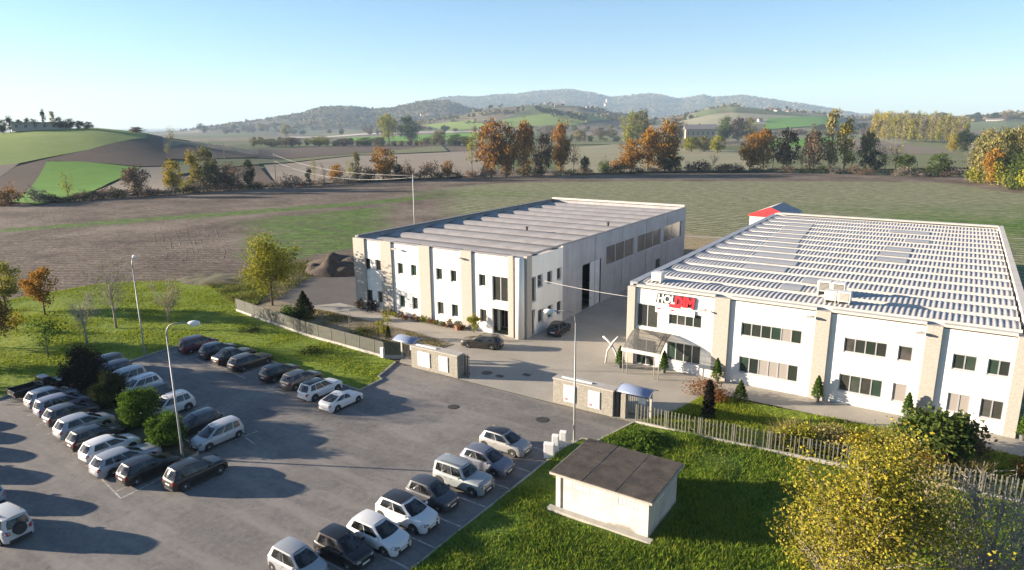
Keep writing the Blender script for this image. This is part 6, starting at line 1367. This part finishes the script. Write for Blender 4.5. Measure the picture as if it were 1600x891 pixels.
# ---- grass blades on the lawns
def inside(poly, x, y):
    c = np.zeros(len(x), bool); j = len(poly)-1
    for i in range(len(poly)):
        xi, yi = poly[i]; xj, yj = poly[j]; c ^= ((yi > y) != (yj > y)) & (x < (xj-xi)*(y-yi)/(yj-yi+1e-12)+xi); j = i
    return c
GRASS = leafmat('grass_blades', [(0.06,0.095,0.01),(0.16,0.21,0.016),(0.24,0.29,0.024),(0.27,0.27,0.04)], 0.35)
LUSH = leafmat('lush_grass_blades', [(0.03,0.06,0.009),(0.095,0.165,0.017),(0.175,0.25,0.028),(0.24,0.24,0.04)], 0.28)
def grass(name, poly, n, h0, w, seed, box=None, mat=GRASS, patchy=3.0, keep=0.25):
    rg = np.random.default_rng(seed); xs = [p[0] for p in poly]; ys = [p[1] for p in poly]; b = box or (min(xs), max(xs), min(ys), max(ys))
    x = rg.uniform(b[0], b[1], n); y = rg.uniform(b[2], b[3], n); k = inside(poly, x, y) & ~((x > HX0-0.8) & (x < HX1+0.5) & (y > HY0-0.8) & (y < HY1)); x, y = x[k], y[k]
    den = vnoise(x, y, patchy, seed); k = rg.random(len(x)) < keep+(1-keep)*np.clip((den-0.25)*2, 0, 1); x, y, den = x[k], y[k], den[k]; m = len(x)
    hh = h0*(0.35+0.9*den)*(0.6+0.6*rg.random(m)); a = rg.random(m)*6.283; l = rg.normal(size=(m,2))*0.45*hh[:,None]; ww = w*(0.7+0.6*rg.random(m))
    zb = 0.10+(0.30*(vnoise(x, y, 1.7, 21)-0.35)*np.clip(vnoise(x, y, 7.0, 22)*1.6-0.2, 0, 1) if mat is LUSH else 0.0); B = np.stack([x, y, np.full(m, 0.0)+zb], 1); S = np.stack([np.cos(a)*ww, np.sin(a)*ww, np.zeros(m)], 1); Tp = B+np.stack([l[:,0], l[:,1], hh], 1)
    return stuff(link(bpy.data.objects.new(name, np_mesh(name, np.stack([B-S, B+S, Tp], 1).reshape(-1,3), 3, [mat]))))
stuff(grass('lawn_grass', L_B, 170000, 0.26, 0.03, 1, (-22.8,14,18,51), LUSH), 'tufted green grass around the concrete hut', 'grass')
stuff(grass('lawn_grass', L_A, 150000, 0.17, 0.05, 2, (-125,-44,18,66)), 'bright green grass of the left lawn', 'grass')
stuff(grass('lawn_grass', [(-17.9,52.9),(-19.9,48.5),(20,51.2),(20,58),(6,58.0),(-16.9,57.4)], 40000, 0.25, 0.035, 3), 'green grass in front of the newer factory', 'grass')
STRAW = leafmat('tall_straw', [(0.10,0.095,0.03),(0.19,0.17,0.06),(0.26,0.22,0.09)], 0.2)
stuff(grass('tall_weeds', [(-10,50.2),(-1,50.8),(3.5,51.6),(4,54.5),(-1,55.5),(-9,54)], 14000, 1.3, 0.03, 4, None, STRAW, 1.5), 'tall straw-coloured weeds behind the picket fence', 'weeds')
stuff(grass('bed_weeds', [(-72,53),(-62,50.6),(-48,50),(-46.5,52.0),(-46,56.0),(-52,57.2),(-66,58.0),(-72,58)], 16000, 0.22, 0.05, 6, None, STRAW, 2.0, 0.1), 'sparse dry weeds in the planting bed', 'weeds')
stuff(grass('rough_weeds', [(-100,60),(-80,53),(-79,58),(-93,82),(-100,80)], 14000, 0.5, 0.06, 7, None, leafmat('weed_mix', [(0.05,0.07,0.015),(0.11,0.12,0.03),(0.17,0.145,0.05)]), 2.5), 'rough green and brown weeds left of the access road', 'weeds')

# ------------------------------------------------------------------ far houses
HWALL = [mottled('house_wall_%d' % i, c, tuple(k*1.15 for k in c), 0.5, 0.9, 0.0) for i, c in enumerate([(0.32,0.29,0.24),(0.38,0.36,0.33),(0.28,0.22,0.16),(0.36,0.27,0.17)])]
HROOF = [mottled('house_roof_%d' % i, c, tuple(k*1.3 for k in c), 0.8, 0.9, 0.0) for i, c in enumerate([(0.22,0.10,0.07),(0.16,0.10,0.08),(0.13,0.12,0.12)])]
HWIN = plain('far_window', (0.05,0.05,0.055), 0.3)
def house(px, py, wpx, hpx, label, group, wi=0, ri=0, rot=0.6, ratio=0.7, flat=False, name='house', floors=2):
    p = GT(px, py); d = math.hypot(p.x, p.y); w = wpx*d/F_PX; h = hpx*d/F_PX*(0.72 if d > 1500 else 1.0); w *= (0.72 if d > 1500 else 1.0); dp = w*ratio
    o = thing(name, label, 'house' if name == 'house' else 'building', (p.x, p.y, p.z-0.8), atan2(p.y, p.x)-pi/2+rot, group); hb = h*(1.0 if flat else 0.68)
    MB().box(-w/2, w/2, -dp/2, dp/2, 0, hb+0.8).build('wall', HWALL[wi], o); e = 0.05*w; z = hb+0.8
    if flat: MB().box(-w/2-e, w/2+e, -dp/2-e, dp/2+e, z, z+0.06*h).build('roof', HROOF[ri], o)
    else: MB().add([(-w/2-e,-dp/2-e,z),(w/2+e,-dp/2-e,z),(w/2+e,dp/2+e,z),(-w/2-e,dp/2+e,z),(-w/2-e,0,z+h*0.36),(w/2+e,0,z+h*0.36)], [(0,1,5,4),(2,3,4,5),(0,4,3),(1,2,5),(0,3,2,1)]).build('roof', HROOF[ri], o)
    n = max(2, min(6, int(w/4)))
    for f in range(floors):
        for k in range(n): MB().box(-w/2+w*(k+0.35)/n, -w/2+w*(k+0.65)/n, -dp/2-0.05, -dp/2-0.01, 0.8+hb*(f+0.35)/floors, 0.8+hb*(f+0.72)/floors).build('window', HWIN, o)
house(62,203.5,58,9,'long low villa with flat roof on the left hilltop',None,0,2,0.1,0.35,True,'villa',1)
house(1093,216,42,19,'long grey-roofed barn behind the orange trees',None,2,2,0.15,0.35,False,'barn',1)
house(1104,203,26,9,'brick farmhouse above the long barn',None,3,0,0.2,0.5)
house(1172,190,34,7,'long white farmhouse on the slope right of the barn',None,1,1,0.15,0.3); house(1187,191,9,7,'small white house at the right end of the farmhouse',None,1,0,0.7)
house(1573,238,30,9,'pale orange building half hidden by the right-hand wood',None,3,0,0.2,0.5,False,'barn',1)
house(952,169,20,11,'castle-like cream building on the ridge among the central hills',None,3,0,0.3,0.5); house(950,166,8,13,'square tower of the cream castle on the ridge',None,0,2,0.3,0.9,True,'tower',3)
v1 = [(645,182,7,4),(652,183,6,4),(660,181,8,5),(668,182,9,6),(675,181,6,5),(642,185,10,3),(670,171,7,3)]
for i, q in enumerate(v1): house(*q, 'small house in the hamlet on the slope above the green-gold trees', 'hamlet above the green-gold trees', i % 3, i % 2, random.uniform(-.6,.6))
for i, q in enumerate([(853,163,6,4),(860,165,5,4),(874,165,8,4),(881,163,6,4),(868,167,5,3),(918,169,6,4),(925,168,6,4),(932,170,6,3)]): house(*q, 'tiny pale house in the village below the highest central hill', 'village below the highest central hill', i % 3, i % 2, random.uniform(-.6,.6))
for i, q in enumerate([(1203,172,9,4),(1212,174,7,4),(1222,173,9,4),(1196,170,6,3),(1230,175,6,4),(1255,173,10,3),(1240,167,5,4)]): house(*q, 'small house in the village right of the central hills', 'village right of the central hills', i % 3, i % 2, random.uniform(-.6,.6))
for i, q in enumerate([(1450,184,5,3),(1460,185,6,3),(1477,184,7,4),(1490,185,6,3),(1500,184,5,3),(1465,183,5,3)]): house(*q, 'tiny house in the village on the right horizon', 'village on the right horizon', i % 3, i % 2, random.uniform(-.6,.6))
house(1519,187,11,7,'white church-like building on the right horizon',None,1,1,0.3); house(1584,178,10,5,'pale house on the wooded knoll at the right horizon',None,1,1,0.3); house(1555,189,26,4,'long pale building below the wooded knoll on the right',None,1,1,0.1,0.3)
for i in range(26): bg(random.uniform(1410,1600), random.uniform(184,190), random.uniform(178,181), random.uniform(9,16), 'oak', random.choice(['dark','olive','brown']), 'small dark tree on the right horizon', 'trees on the right horizon')
# ------------------------------------------------------------------ look-alikes are told apart by their order from the left
ORD = ['first','second','third','fourth','fifth','sixth','seventh','eighth','ninth','tenth','eleventh','twelfth','thirteenth','fourteenth','fifteenth','sixteenth','seventeenth','eighteenth','nineteenth','twentieth']
ORD += [t_+'-'+u_ if u_ else t0 for t_, t0 in (('twenty','twentieth'),('thirty','thirtieth')) for u_ in ORD[:9]+['']][:19]
ORD = ORD[:20]+['twenty-'+u_ for u_ in ORD[:9]]+['thirtieth']+['thirty-'+u_ for u_ in ORD[:9]]
_same = {}
for o in COL.objects:
    if o.parent is None and 'label' in o: _same.setdefault((o['label'], o.get('group')), []).append(o)
for (lab, grp), L in _same.items():
    if 1 < len(L) <= 36:
        L.sort(key=lambda o: atan2(o.location.x*RGT[0]+o.location.y*RGT[1], o.location.x*FWD[0]+o.location.y*FWD[1]))
        for i, o in enumerate(L): o['label'] = lab+', '+ORD[i]+' from the left'
